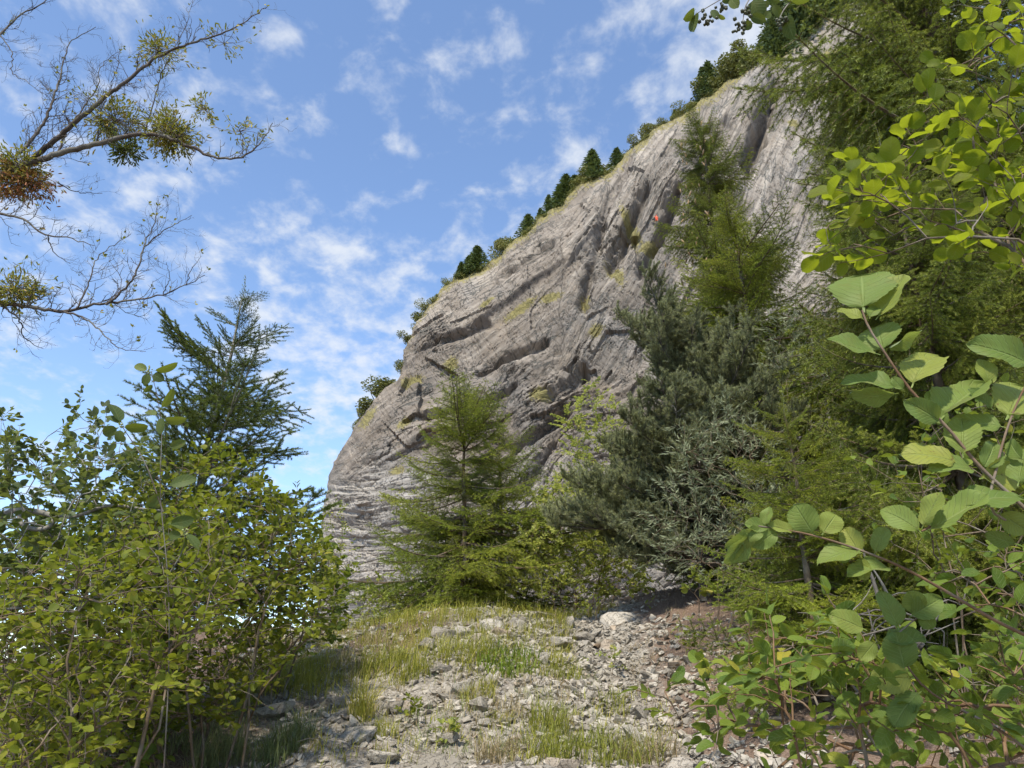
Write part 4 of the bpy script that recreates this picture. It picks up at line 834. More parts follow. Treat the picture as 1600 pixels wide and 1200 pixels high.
def berries(root, base, spots, mat, r, n, seed, spread):
    rs = np.random.RandomState(seed); V, F = ico(1.0); me = np_mesh('berry', V, F, [M[mat]], smooth=True)
    for p in spots:
        for k in range(n):
            o = link('berry', me, root); o.location = np.asarray(p) - base + rs.normal(0, spread, 3); q = r * rs.uniform(.7, 1.15); o.scale = (q, q, q)
bq = np.array(gp(235, 3.2)); rt = [o for o in bpy.data.objects if o.name.startswith('whitebeam_sapling')][-1]; berries(rt, bq, [at(233, 579, Yc), at(190, 664, Yc), at(289, 832, Yc)], 'berry_green', .005, 9, 4, .008)
Yd = 2.0; b = gp(2050, 2.0)
near_branch('berry_branch', 'dark leaves and black berry clusters hanging in at the top edge', b,
    [([b, at(1900, 300, Yd), at(1600, -160, Yd), at(1330, -60, Yd), at(1245, -8, Yd), at(1215, 12, Yd), at(1180, -15, Yd), at(1130, -4, Yd), at(1095, 12, Yd), at(1087, 22, Yd)], .014, .0016), ([at(1180, -15, Yd), at(1165, 10, Yd), at(1160, 38, Yd)], .003, .0015), ([at(1245, -8, Yd), at(1225, 15, Yd), at(1215, 35, Yd)], .003, .0015)],
    [(*q, Yd) for q in [(1088, 18, 1082, 46, 9), (1087, 14, 1074, 30, 7), (1110, 14, 1122, 28, 9), (1120, 22, 1132, 30, 6), (1140, -4, 1152, 10, 12), (1176, -4, 1186, 26, 26), (1192, 2, 1200, 10, 20), (1170, 24, 1194, 32, 14), (1178, 36, 1162, 42, 16), (1206, 6, 1220, 24, 12), (1228, 20, 1234, 56, 16), (1196, -6, 1216, 2, 16), (1090, -4, 1080, -14, 9), (1225, 0, 1262, 4, 6), (1205, 18, 1196, 26, 14), (1150, -6, 1130, 2, 12)]], 'leaf_deep', 63, [leaf_template(1, .55, 8, 2, .2, c_, .5, .55, seed=k) for k, c_ in enumerate((.2, .4))], bark='bark_grey', Wref=.55)
rt = [o for o in bpy.data.objects if o.name.startswith('berry_branch')][-1]
berries(rt, np.array(b), [at(1097, 26, Yd), at(1108, 30, Yd), at(1130, 12, Yd), at(1158, 36, Yd), at(1154, 46, Yd), at(1165, 20, Yd), at(1218, 40, Yd), at(1222, 30, Yd)], 'berry', .0075, 9, 5, .011)

# ------------------------------------------------------------------ the bare tree at the upper left and its mistletoe
def bare_tree():
    rs = np.random.RandomState(91); Y = 6.2; base = gp(-230, Y); root = thing('bare_tree', 'nearly leafless grey tree whose twiggy limbs reach in at the upper left', 'tree', base)
    tp = smooth_path([base, at(-215, 900, Y), at(-190, 600, Y), at(-170, 350, Y), at(-150, 80, Y), at(-110, -150, Y), at(-80, -300, Y)], 30); geo = Geo(); geo.add(*tube(tp - base, np.linspace(.16, .05, 30), 10), 0); tag(link('trunk', geo.mesh('trunk', [M['bark_grey']], True), root))
    limbs = [([(-185, 400), (-80, 330), (0, 275), (40, 256), (75, 245), (150, 225), (215, 210), (250, 212), (300, 230), (345, 247), (385, 241), (405, 225), (426, 192)], .050, .004, 1.0),
             ([(40, 256), (70, 232), (120, 188), (165, 150), (200, 125), (245, 90), (290, 70), (340, 55), (380, 36), (420, 8)], .030, .003, 1.0),
             ([(30, 240), (60, 205), (85, 150), (100, 100), (107, 70), (150, 42)], .018, .003, 1.1), ([(85, 245), (115, 190), (150, 140), (165, 95), (188, 80)], .012, .002, 1.1), ([(150, 225), (160, 170), (178, 120), (190, 70)], .008, .002, 1.0),
             ([(-165, 200), (-60, 100), (0, 55), (25, 28), (60, 8), (90, -12)], .026, .004, 1.0), ([(0, 55), (20, 90), (18, 110), (45, 130), (80, 155)], .006, .002, .8), ([(225, 208), (240, 160), (255, 110), (290, 40), (305, -10)], .008, .002, .9),
             ([(-190, 420), (-60, 335), (0, 333), (40, 345), (75, 368), (110, 372), (148, 384)], .026, .003, 1.0), ([(75, 368), (85, 395), (110, 412)], .006, .002, .7), ([(90, 285), (120, 300), (160, 302)], .006, .002, .7),
             ([(-195, 560), (-80, 490), (0, 475), (50, 480), (100, 487), (150, 476), (200, 470), (255, 460), (290, 446), (320, 430)], .030, .003, 1.0), ([(100, 487), (130, 496), (160, 520), (190, 545), (228, 549)], .010, .002, .9),
             ([(165, 476), (205, 440), (225, 385), (243, 342), (247, 310)], .012, .002, 1.0), ([(225, 385), (260, 358), (300, 336)], .007, .002, .7), ([(120, 482), (140, 440), (150, 405), (205, 365)], .009, .002, 1.0), ([(255, 460), (265, 430), (260, 410)], .005, .002, .7),
             ([(0, 475), (30, 500), (40, 530), (68, 545)], .010, .002, .9), ([(40, 480), (55, 440), (20, 410)], .008, .002, .8), ([(290, 446), (300, 420), (315, 400)], .005, .0015, .6)]
    geo = Geo(); leaves_o, leaves_f, leaves_s = [], [], []
    def twig(p, d, l, r, lev):
        n = 4; pts = [p]; q = p; dd = d
        for k in range(n): dd = nrm(dd + rs.normal(0, 0.28, 3) + np.array((0, 0, 0.10))); q = q + dd * l / n; pts.append(q)
        geo.add(*tube(np.array(pts) - base, np.linspace(r, r * .5, n + 1), 4), 0)
        if lev > 0:
            for k in range(rs.randint(2, 5)):
                f = rs.uniform(.25, 1); i = min(n - 1, int(f * n)); pp = pts[i] + (pts[i + 1] - pts[i]) * (f * n - i); s = nrm(np.cross(dd, rs.normal(0, 1, 3))); twig(pp, nrm(dd * .75 + s * .75), l * rs.uniform(.35, .65), r * .65, lev - 1)
        elif rs.rand() < .05:
            for k in range(3): leaves_o.append(q); leaves_f.append(frame(nrm(dd + rs.normal(0, .7, 3)), rs.normal(0, 1, 3))); leaves_s.append(rs.uniform(.03, .05))
    for pts, r0, r1, dn in limbs:
        Yj = rs.uniform(-.25, .25); w = [at(x, y, Y + Yj * min(1, k / 3)) for k, (x, y) in enumerate(pts)]; q = smooth_path(w, 6 * len(w)); q[1:-1] += rs.normal(0, .006, q[1:-1].shape); r = np.linspace(r0, r1, len(q)); geo.add(*tube(q - base, r, 7), 0)
        Lg = np.linalg.norm(np.diff(q, axis=0), axis=1).sum(); m = int(Lg / .045 * dn)
        for k in range(m):
            f = (k + rs.rand()) / m; i = min(len(q) - 2, int(f * (len(q) - 1))); px_ = to_px(q[i])[0]
            if px_ < -60: continue
            d = nrm(q[i + 1] - q[i]); s = nrm(np.cross(d, np.array((rs.normal(0, .5), 1, rs.normal(0, .5))))) * (1 if rs.rand() < .6 else -1); l = rs.uniform(.10, .42) * (1 - .45 * f); twig(q[i], nrm(d * .8 + s * .8), l, max(.0016, min(.004, r[i] * .4)), 2 if l > .24 else 1)
    tag(link('limb', geo.mesh('limb', [M['bark_dark']], True), root))
    V = [leaf_template(1, .5, 3, 1, .3, .3, seed=1)]; put_leaves(root, base, V, leaf_meshes('leaf', M['leaf_olive'], V), np.array(leaves_o), np.array(leaves_f), np.array(leaves_s), rs, 120, M['leaf_olive'])
    LVM = [leaf_template(1, .26, 3, 1, .25, c_, .6, .5, petiole=.05, seed=k) for k, c_ in enumerate((.2, .5, -.2))]
    for (x, y, rx, ry, n, mat, lab, yd) in [(180, 188, 44, 32, 420, 'leaf_olive', 'broad olive mistletoe clump in the middle of the long upper limb', 0), (197, 232, 26, 20, 260, 'leaf_deep', 'dark green mistletoe tuft hanging below the broad olive clump', .05), (268, 207, 38, 37, 700, 'leaf_olive', 'dense round olive green mistletoe ball farthest out on the long upper limb', 0), (30, 258, 42, 24, 420, 'leaf_olive', 'olive mistletoe at the left edge on the thick limb', -.1),
                                            (38, 285, 46, 26, 520, 'leaf_rust', 'withered rust brown mistletoe hanging at the left edge', 0), (248, 82, 36, 36, 230, 'leaf_olive', 'airy yellowish mistletoe high on the upper limb', 0), (318, 170, 26, 26, 90, 'leaf_olive', 'sparse upright mistletoe sprig beyond the round green ball', .0), (22, 452, 42, 30, 360, 'leaf_olive', 'olive mistletoe on the lower limb at the left edge', 0), (375, 205, 40, 22, 60, 'leaf_olive', 'thin leafy mistletoe sprigs near the tip of the long upper limb', 0), (350, 68, 40, 14, 50, 'leaf_olive', 'few-leaved mistletoe near the top tip of the upper limb', 0)]:
        c = at(x, y, Y + yd); k = to_px(c)[2] / FPX; rad = np.array((rx * k, rx * k * .9, ry * k)); mroot = thing('mistletoe', lab, 'mistletoe', c, 'mistletoe clumps on the bare tree'); ge = Geo(); O, Fm, S = [], [], []
        n = int(n * 2.3); nt_ = max(8, n // 9)
        for i in range(nt_):
            d = nrm(rs.normal(0, 1, 3) + np.array((0, 0, -.15))); e = c + d * rad * (rs.uniform(.45, 1.0) + .35 * max(0, rs.normal())); m1 = c + (e - c) * .5 + rs.normal(0, .1, 3) * rad; ge.add(*tube(smooth_path([c, m1, e], 5) - c, np.linspace(.003, .0015, 5), 4), 0)
            for j in range(max(1, n // nt_)):
                o = m1 + (e - m1) * rs.uniform(.2, 1.05) + rs.normal(0, .12, 3) * rad; O.append(o); Fm.append(frame(nrm(d + rs.normal(0, .6, 3)), rs.normal(0, 1, 3))); S.append(rs.uniform(.042, .068))
        tag(link('twig', ge.mesh('twig', [M['bark_brown' if mat != 'leaf_rust' else 'twig_red']], True), mroot)); put_leaves(mroot, c, LVM, leaf_meshes('leaf', M[mat], LVM), np.array(O), np.array(Fm), np.array(S), rs, 0, M[mat])
bare_tree()

# ------------------------------------------------------------------ trees and bushes along the cliff rim
def rim_plants():
    import_rs = np.random.RandomState(5)
    def conif(seed):
        rs = np.random.RandomState(seed); V, n = [], 3200; h = rs.rand(n)**1.25; wh = np.round(h * 13) / 13 + rs.normal(0, .012, n); az = rs.randint(0, 9, n) * .7 + np.round(h * 13) * 1.9 + rs.normal(0, .22, n)
        R = np.clip(1 - wh, 0, 1)**.8 * .34 + .02; f = rs.rand(n)**.75; r = R * f * (0.7 + .3 * np.sin(az * 3 + seed)); c = np.stack([np.cos(az) * r, np.sin(az) * r, .06 + wh * .94 - .10 * r + rs.normal(0, .01, n)], 1)
        a = nrm(np.stack([np.cos(az), np.sin(az), -.35 + 0 * az], 1) + rs.normal(0, .4, (n, 3))) * .055; b_ = nrm(np.cross(a, rs.normal(0, 1, (n, 3)))) * .016
        return np.stack([c - b_, c + b_, c + a], 1).reshape(-1, 3)
    def bush(seed):
        rs = np.random.RandomState(seed); n = 3600; lob = rs.normal(0, .19, (11, 3)); lob[:, 2] = np.abs(lob[:, 2]) * 1.5 - .02; rr = rs.uniform(.14, .26, 11); k = rs.randint(0, 11, n); d = nrm(rs.normal(0, 1, (n, 3))); c = lob[k] + d * (rr[k] * rs.rand(n)**.35)[:, None]; c[:, 2] = np.maximum(c[:, 2], -.12)
        a = nrm(rs.normal(0, 1, (n, 3))) * .045; b_ = nrm(np.cross(a, rs.normal(0, 1, (n, 3)))) * .02; return np.stack([c - b_, c + b_, c + a], 1).reshape(-1, 3)
    mk = lambda nme, V, mat: np_mesh(nme, V, np.arange(len(V)).reshape(-1, 3), [M[mat]])
    CON = [mk('crown', conif(s), 'rim_conifer') for s in (1, 2, 3)]; BU = [mk('crown', bush(s), 'rim_bush') for s in (4, 5, 6, 7)]
    gt = Geo(); gt.add(*tube(np.array([(0, 0, -.08), (0, 0, .4), (0, 0, .98)]), (.02, .013, .003), 5), 0); TR = gt.mesh('trunk', [M['bark_dark']]); gt = Geo()
    for k in range(5): a = k * 1.3; gt.add(*tube(np.array([(0, 0, -.08), (.1 * math.cos(a), .1 * math.sin(a), .25), (.16 * math.cos(a), .16 * math.sin(a), .42)]), (.014, .009, .003), 4), 0)
    TB = gt.mesh('trunk', [M['bark_dark']])
    # photo column, height in photo pixels, kind (c conifer, b bush), what sets it apart
    rows = [(560, 42, 'b', 'lowest'), (584, 52, 'b', 'large grey green'), (604, 30, 'b', 'small yellowish'), (628, 26, 'b', 'hanging'), (640, 30, 'b', 'scrubby'), (654, 34, 'b', 'dull green'), (668, 34, 'b', 'ragged'), (686, 26, 'b', 'low dark'), (700, 28, 'b', 'flat topped'), (716, 30, 'c', 'thin'), (728, 40, 'c', 'spiky'), (741, 44, 'c', 'slim dark'), (757, 24, 'b', 'low'), (786, 36, 'b', 'pale rounded'), (804, 42, 'b', 'broad pale'), (822, 42, 'c', 'short'), (842, 34, 'c', 'small'), (856, 40, 'c', 'leaning'), (872, 46, 'c', 'dense'), (884, 56, 'c', 'full'), (898, 44, 'c', 'squat'), (910, 34, 'b', 'bright'), (926, 62, 'c', 'pointed'), (938, 34, 'b', 'small round'), (966, 46, 'c', 'bushy'), (976, 32, 'b', 'tight'), (1000, 34, 'b', 'loose'), (1018, 36, 'b', 'tall'), (1034, 22, 'b', 'tiny'), (1058, 30, 'c', 'stunted'), (1072, 32, 'b', 'wide'), (1088, 26, 'b', 'olive'),
            (1104, 62, 'c', 'dark'), (1116, 74, 'c', 'tall dark'), (1132, 58, 'b', 'fresh green'), (1150, 60, 'b', 'big rounded green'), (1168, 52, 'b', 'thick green'), (1184, 44, 'b', 'smooth'), (1198, 38, 'b', 'rough'), (1214, 78, 'c', 'drooping'), (1230, 92, 'c', 'black green'), (1246, 84, 'c', 'crowded'), (1262, 112, 'c', 'lofty'), (1276, 128, 'c', 'tallest black green'), (1290, 120, 'c', 'heavy'), (1306, 110, 'c', 'last')]
    rx, ry, rf = CL['rimpx']
    for i, (px, hpx, kind, adj) in enumerate(rows):
        j = int(np.argmin(np.abs(rx - px) + (ry > 700) * 500)); P = CL['rim'][j] + np.array((.4, 1.3, -.1)) + np.array((0, import_rs.uniform(-.5, 2.5), import_rs.uniform(-.6, .1))); h = hpx * rf[j] / FPX * (1.18 if kind == 'c' else .95); wd = h * (import_rs.uniform(1.1, 1.6) if kind == 'c' else import_rs.uniform(1.3, 2.0))
        nb = 'conifer' if kind == 'c' else 'bush'
        w2 = ('near the low left end' if px < 650 else 'above the cliff shoulder' if px < 770 else 'on the mid slope' if px < 960 else 'on the upper slope' if px < 1098 else 'above the notch' if px < 1205 else 'at the top right')
        r = thing('rim_conifer' if kind == 'c' else 'rim_bush', f'{adj} {nb} on the cliff skyline {w2}', 'tree' if kind == 'c' else 'bush', P, 'trees and bushes along the cliff rim'); r.rotation_euler = (0, 0, import_rs.rand() * 6.28); r.scale = (wd, wd, h * (1.0 if kind == 'c' else 1.15))
        link('trunk', TR if kind == 'c' else TB, r); link('crown', (CON if kind == 'c' else BU)[i % (3 if kind == 'c' else 4)], r)
    rs = import_rs; C = []
    for px in rs.uniform(560, 1320, 230):                       # low scrub that closes the gaps along the rim
        j = int(np.argmin(np.abs(rx - px) + (ry > 700) * 500)); P = CL['rim'][j] + np.array((.3, rs.uniform(-.6, 1.6), rs.uniform(-.5, .1))); r = rs.uniform(.3, 1.1); k = 140; d = nrm(rs.normal(0, 1, (k, 3))) * (rs.rand(k)**.4 * r)[:, None] * np.array((1.2, 1, .8)); C.append(P + d + np.array((0, 0, r * .4)))
    C = np.concatenate(C); a = nrm(rs.normal(0, 1, C.shape)) * .20; b_ = nrm(np.cross(a, rs.normal(0, 1, C.shape))) * .10; V = np.stack([C - b_, C + b_, C + a], 1).reshape(-1, 3)
    tag(link('undergrowth', mk('undergrowth', V, 'rim_bush')), 'low scrub and grass fringing the cliff rim', 'undergrowth', None, 'stuff')
rim_plants()

# ------------------------------------------------------------------ stones, boulders, gravel
import bmesh
def hull(seed, n=13, flat=0.55, box=0.6):
    rs = np.random.RandomState(seed); p = rs.uniform(-1, 1, (n, 3)); p = nrm(p) * (1 - box) + p * box; p *= np.array((1, rs.uniform(.6, .9), flat)); bm = bmesh.new()
    for q in p: bm.verts.new(q)
    r = bmesh.ops.convex_hull(bm, input=bm.verts); bmesh.ops.delete(bm, geom=[v for v in bm.verts if not v.link_faces], context='VERTS'); bmesh.ops.triangulate(bm, faces=bm.faces); bmesh.ops.recalc_face_normals(bm, faces=bm.faces)
    bm.verts.index_update(); V = np.array([v.co[:] for v in bm.verts]); F = np.array([[v.index for v in f.verts] for f in bm.faces]); bm.free(); return V, F
def boulder_mesh(seed, flat, wear=.08, box=.6, n=16):
    V, F = hull(seed, n, flat, box); me = np_mesh('b', V, F, [M['rock']]); bm = bmesh.new(); bm.from_mesh(me)
    bmesh.ops.bevel(bm, geom=bm.edges[:], offset=.06, segments=2, affect='EDGES', profile=.6); bmesh.ops.triangulate(bm, faces=bm.faces); bmesh.ops.subdivide_edges(bm, edges=bm.edges[:], cuts=1, use_grid_fill=True)
    for v in bm.verts:
        c = np.array(v.co); d = float(fbm(c[0] * 2.1 + seed, c[1] * 2.1 + c[2] * 3.3, 4)) * wear + .03 * float(pnoise(c[2] * 7 + seed, c[0] * .8)); v.co = v.co * (1 + d)
    bmesh.ops.triangulate(bm, faces=bm.faces); bm.to_mesh(me); bm.free(); me.name = 'boulder'; me.update(); return me
BOULDERS = [(512, 1094, 52, .62, 'squared grey block beside the tall grass at the scree\'s left side', .8), (690, 988, 46, .62, 'rounded pale boulder leftmost on the crest of the scree', .4), (668, 1008, 40, .7, 'tilted boulder just below the rounded crest boulder', .6), (724, 986, 36, .62, 'knobbly boulder second from the left on the crest', .6), (772, 978, 52, .5, 'low broad boulder at the middle of the crest', .6), (812, 974, 44, .55, 'dark-edged boulder right of the crest\'s middle', .7), (840, 957, 60, .28, 'long flat slab lying on top of the crest', .7), (962, 968, 64, .38, 'flat-topped outcrop block below the pine', .8), (912, 994, 44, .6, 'smooth round grey boulder under the pine', .25), (872, 1004, 40, .6, 'whitish angular boulder at the path\'s upper edge', .7),
            (470, 1150, 90, .25, 'wide sunken slab at the lower left of the scree', .8), (560, 1150, 70, .28, 'cracked slab right of the wide sunken slab', .8), (600, 1108, 34, .6, 'tan stone block behind the tall grass tuft', .7), (600, 1182, 64, .3, 'flat slab near the bottom edge', .8), (690, 1194, 80, .22, 'pale thin slab at the bottom edge', .9), (880, 1196, 60, .4, 'brownish rock at the bottom edge middle', .6), (430, 1110, 60, .35, 'broken ledge block at the shrub\'s foot', .8), (620, 1105, 30, .7, 'small upright stone in the middle scree', .6), (690, 1044, 30, .6, 'half buried stone under the crest', .6), (760, 1130, 26, .6, 'grey stone in the centre of the scree', .6), (850, 1120, 30, .5, 'stone at the foot of the green tufts', .6), (925, 1085, 24, .6, 'lone brown stone on the gravel path', .5)]
BPOS = []
for k, (px, py, w, fl, lab, box) in enumerate(BOULDERS):
    P = on_ground(px, py + w * fl * .3); f = to_px(P)[2]; r = w * f / FPX * .5 * 1.1; o = link('boulder', boulder_mesh(100 + k, fl, box=box)); rs_ = np.random.RandomState(k); o.location = P + np.array((0, 0, r * fl * .35)); o.scale = (r, r, r); o.rotation_euler = (rs_.normal(0, .15), rs_.normal(0, .15), rs_.normal(0, .5)); tag(o, lab, 'boulder', 'boulders on the scree'); BPOS.append((P, r))
def scree():
    rs = np.random.RandomState(8); HV = [hull(200 + k, 12, f_, .5) for k, f_ in enumerate((.5, .35, .65, .45, .3, .55, .4, .6))]; ME = [np_mesh('stone', V, F, [M['rock']]) for V, F in HV]
    def spots(n, dens):
        out = []
        while len(out) < n:
            m = n * 3; x = rs.uniform(-4, 3.6, m); y = 3.2 + rs.rand(m)**.8 * 8.8; px, py, f = to_px(np.stack([x, y, g(x, y)], 1)); d = dens(x, y, px, py); k = rs.rand(m) < d; out += list(zip(x[k], y[k]))
        return np.array(out[:n])
    def dens(x, y, px, py):
        patch = np.clip(.55 + .9 * fbm(x * 1.1 + 4, y * 1.1, 3), .05, 1); path = np.exp(-((px - (860 + (py - 1000) * .55)) / 110)**2)
        left = ss(360, 440, px) * (1 - ss(1040, 1130, px + (1150 - py) * -.6)); low = ss(1120, 1190, py) * ss(1050, 1090, px) * (1 - ss(1230, 1300, px))
        return np.clip(left * (.35 * patch + .75 * path) + .8 * low + .05, 0, 1) * (.25 + .75 * ss(960, 990, py)) * (1 + .8 * np.exp(-(((px - 740) / 130)**2 + ((py - 1010) / 40)**2)))
    # individual stones, the largest first
    S = spots(300, dens); sz = np.sort(.028 + .11 * rs.rand(300)**2.6)[::-1]
    marks = [(to_px(P)[0], to_px(P)[1], BOULDERS[k][4].split(' beside')[0].split(' leftmost')[0].split(' at ')[0].split(' in ')[0].split(' on ')[0].split(' just')[0].split(' lying')[0].split(' under')[0].split(' behind')[0].split(' near')[0].split(' below')[0].split(' right of')[0].split(' second')[0]) for k, (P, r) in enumerate(BPOS)]
    sp = np.array(to_px(np.stack([S[:, 0], S[:, 1], g(S[:, 0], S[:, 1])], 1))[:2]).T; names = {}; cand = {}
    for i in range(110):                                    # the larger ones are told apart by the boulder they lie next to
        d = [math.hypot(sp[i][0] - m[0], sp[i][1] - m[1]) for m in marks]; k = int(np.argmin(d)); dx, dy = sp[i][0] - marks[k][0], sp[i][1] - marks[k][1]
        if d[k] < 140: cand.setdefault((k, ('right of' if dx > 0 else 'left of') if abs(dx) > abs(dy) else ('below' if dy > 0 else 'above')), []).append((d[k], i))
    for (k, way), l in cand.items():
        for r_, (_, i) in enumerate(sorted(l)[:5]): names[i] = f"{('nearest', 'second', 'third', 'fourth', 'fifth')[r_]} sizeable loose stone {way} the {marks[k][2]}"
    for i, ((x, y), s) in enumerate(zip(S, sz)):
        o = link('stone', ME[rs.randint(len(ME))]); o.location = (x, y, float(g(x, y)) + s * .18); o.scale = (s, s, s * rs.uniform(.8, 1.2)); o.rotation_euler = (rs.normal(0, .4), rs.normal(0, .4), rs.rand() * 6.28)
        tag(o, names.get(i, 'loose angular grey limestone fragment lying in the scree'), 'stone', 'loose stones of the scree')
    n = 18000; S = spots(n, dens); sz = .010 + .046 * rs.rand(n)**2.8; geo = Geo()
    ax = rs.rand(n) * 6.28; tx, ty = rs.normal(0, .35, n), rs.normal(0, .35, n); c, s_ = np.cos(ax), np.sin(ax)
    Rz = np.zeros((n, 3, 3)); Rz[:, 0, 0] = c; Rz[:, 0, 1] = -s_; Rz[:, 1, 0] = s_; Rz[:, 1, 1] = c; Rz[:, 2, 2] = 1; Rz[:, 2, 0] = tx; Rz[:, 2, 1] = ty
    tr = np.stack([S[:, 0], S[:, 1], g(S[:, 0], S[:, 1]) + sz * .2], 1); v = rs.randint(0, len(HV), n)
    for k, (V, F) in enumerate(HV): q = v == k; A, B, U = place((V, F, np.zeros((len(V), 2))), Rz[q], tr[q], sz[q]); geo.add(A, B, 0, U)
    tag(link('gravel', geo.mesh('gravel', [M['rock']])), 'small pale grey stones of the scree slope', 'gravel', None, 'stuff')
scree()

# ------------------------------------------------------------------ grass
def blades(C, hgt, lean, rs, w=0.004, seg=3, bend=1.0):
    n = len(C); az = rs.rand(n) * 6.28; d = np.stack([np.cos(az), np.sin(az), 0 * az], 1) + lean; sd_ = np.stack([-np.sin(az), np.cos(az), 0 * az], 1) * w * rs.uniform(.6, 1.2, n)[:, None]; cols = []
    l = (rs.uniform(.15, bend, n) * hgt)[:, None]
    for k in range(seg + 1):
        f = k / seg; c = C + d * l * f**1.7 + np.array((0, 0, 1.)) * (hgt[:, None] * (f - .28 * f**3 * (l / hgt[:, None]) / .5)); ww = sd_ * (1 - f**1.5 * .96); cols += [c - ww, c + ww]
    V = np.stack(cols, 1); m = 2 * (seg + 1); F = np.array([(2 * k, 2 * k + 1, 2 * k + 3, 2 * k + 2) for k in range(seg)]); return V.reshape(-1, 3), (F[None] + (np.arange(n) * m)[:, None, None]).reshape(-1, 4)
def disc(P, r, n, rs):
    a = rs.rand(n) * 6.28; q = r * np.sqrt(rs.rand(n)); x = P[0] + np.cos(a) * q; y = P[1] + np.sin(a) * q; return np.stack([x, y, g(x, y) - .01], 1)
def grass():
    rs = np.random.RandomState(21)
    T = [(440, 1178, .20, .33, 420, 'grass_blue', 'blue green fine grass tuft at the bottom left of the scree'), (566, 1120, .10, .46, 170, 'grass', 'tall slender yellowish grass tuft right of the squared block'), (792, 1046, .30, .22, 300, 'grass_bright', 'bright broad-bladed grass tuft near the middle of the crest'), (720, 1022, .28, .30, 330, 'grass', 'yellow green grass tuft below the crest boulders'), (880, 1062, .20, .28, 180, 'grass', 'sparse grass tuft at the left side of the gravel path'), (858, 1140, .14, .30, 220, 'grass', 'upright grass tuft in the lower middle scree'), (960, 1185, .30, .26, 420, 'grass', 'olive grass patch at the bottom beside the gravel path'), (1010, 1195, .2, .22, 220, 'grass_dry', 'straw coloured grass at the bottom edge near the dogwood'), (750, 1092, .16, .24, 170, 'grass', 'short tuft with dry base in the centre scree'), (640, 1050, .20, .34, 260, 'grass', 'tall green tuft left of the crest boulders'), (590, 1050, .2, .38, 260, 'grass', 'feathery tuft above the squared block'), (780, 1186, .16, .2, 200, 'grass_dry', 'dry brown tuft at the bottom middle'), (960, 1110, .12, .22, 90, 'grass', 'thin tuft growing on the gravel path'), (340, 1195, .2, .3, 300, 'grass_blue', 'shaded tuft under the corner shrub'), (600, 1150, .1, .2, 100, 'grass', 'small tuft among the lower slabs'), (860, 1180, .14, .24, 200, 'grass', 'leaning tuft above the bottom edge rock')]
    for px, py, r, h, n, mat, lab in T:
        P = on_ground(px, py); C = disc(P, r, n, rs) - P; root = link('grass_tuft', None) if False else None; V, F = blades(C, h * rs.uniform(.5, 1.15, n), np.array((.1, -.1, 0)), rs, .0028 if mat != 'grass_bright' else .0065)
        o = link('grass_tuft', np_mesh('grass_tuft', V, F, [M[mat]])); o.location = P; tag(o, lab, 'grass tuft', 'grass tufts on the scree')
    geo = Geo(); mats = ['grass', 'grass_dry', 'grass_blue']
    def zone(poly, n, h, m, w=.0028):
        C = []
        poly = np.array(poly, float); lo, hi = poly.min(0), poly.max(0); k = 0
        while len(C) < n and k < 400:
            k += 1; P = on_ground(*(lo + rs.rand(2) * (hi - lo))); px, py, _ = to_px(P)
            C.append(disc(P, rs.uniform(.05, .16), rs.randint(6, 26), rs)) if True else None
            if sum(map(len, C)) >= n: break
        C = np.concatenate(C); V, F = blades(C, h * rs.uniform(.4, 1.2, len(C)), np.array((.08, -.1, 0)), rs, w); geo.add(V, F, m)
    zone([(400, 1000), (660, 1075)], 2200, .16, 0); zone([(640, 985), (900, 1060)], 1500, .17, 0); zone([(560, 1060), (960, 1190)], 900, .13, 2); zone([(400, 1000), (660, 1075)], 500, .30, 1); zone([(380, 1040), (520, 1090)], 1500, .26, 0); zone([(470, 965), (660, 1010)], 1500, .20, 0); zone([(620, 965), (900, 1040)], 1500, .26, 0); zone([(380, 1080), (1060, 1200)], 1500, .14, 0); zone([(380, 1080), (1060, 1200)], 900, .10, 1); zone([(900, 950), (1180, 1060)], 500, .12, 1)
    zone([(0, 1060), (380, 1200)], 2600, .26, 2); zone([(820, 930), (960, 965)], 700, .22, 0); zone([(560, 955), (800, 975)], 1200, .22, 0); zone([(700, 1060), (900, 1150)], 700, .16, 1)
    tag(link('grass', geo.mesh('grass', [M[m] for m in mats])), 'loose yellow green grass growing through the scree', 'grass', None, 'stuff')
grass()

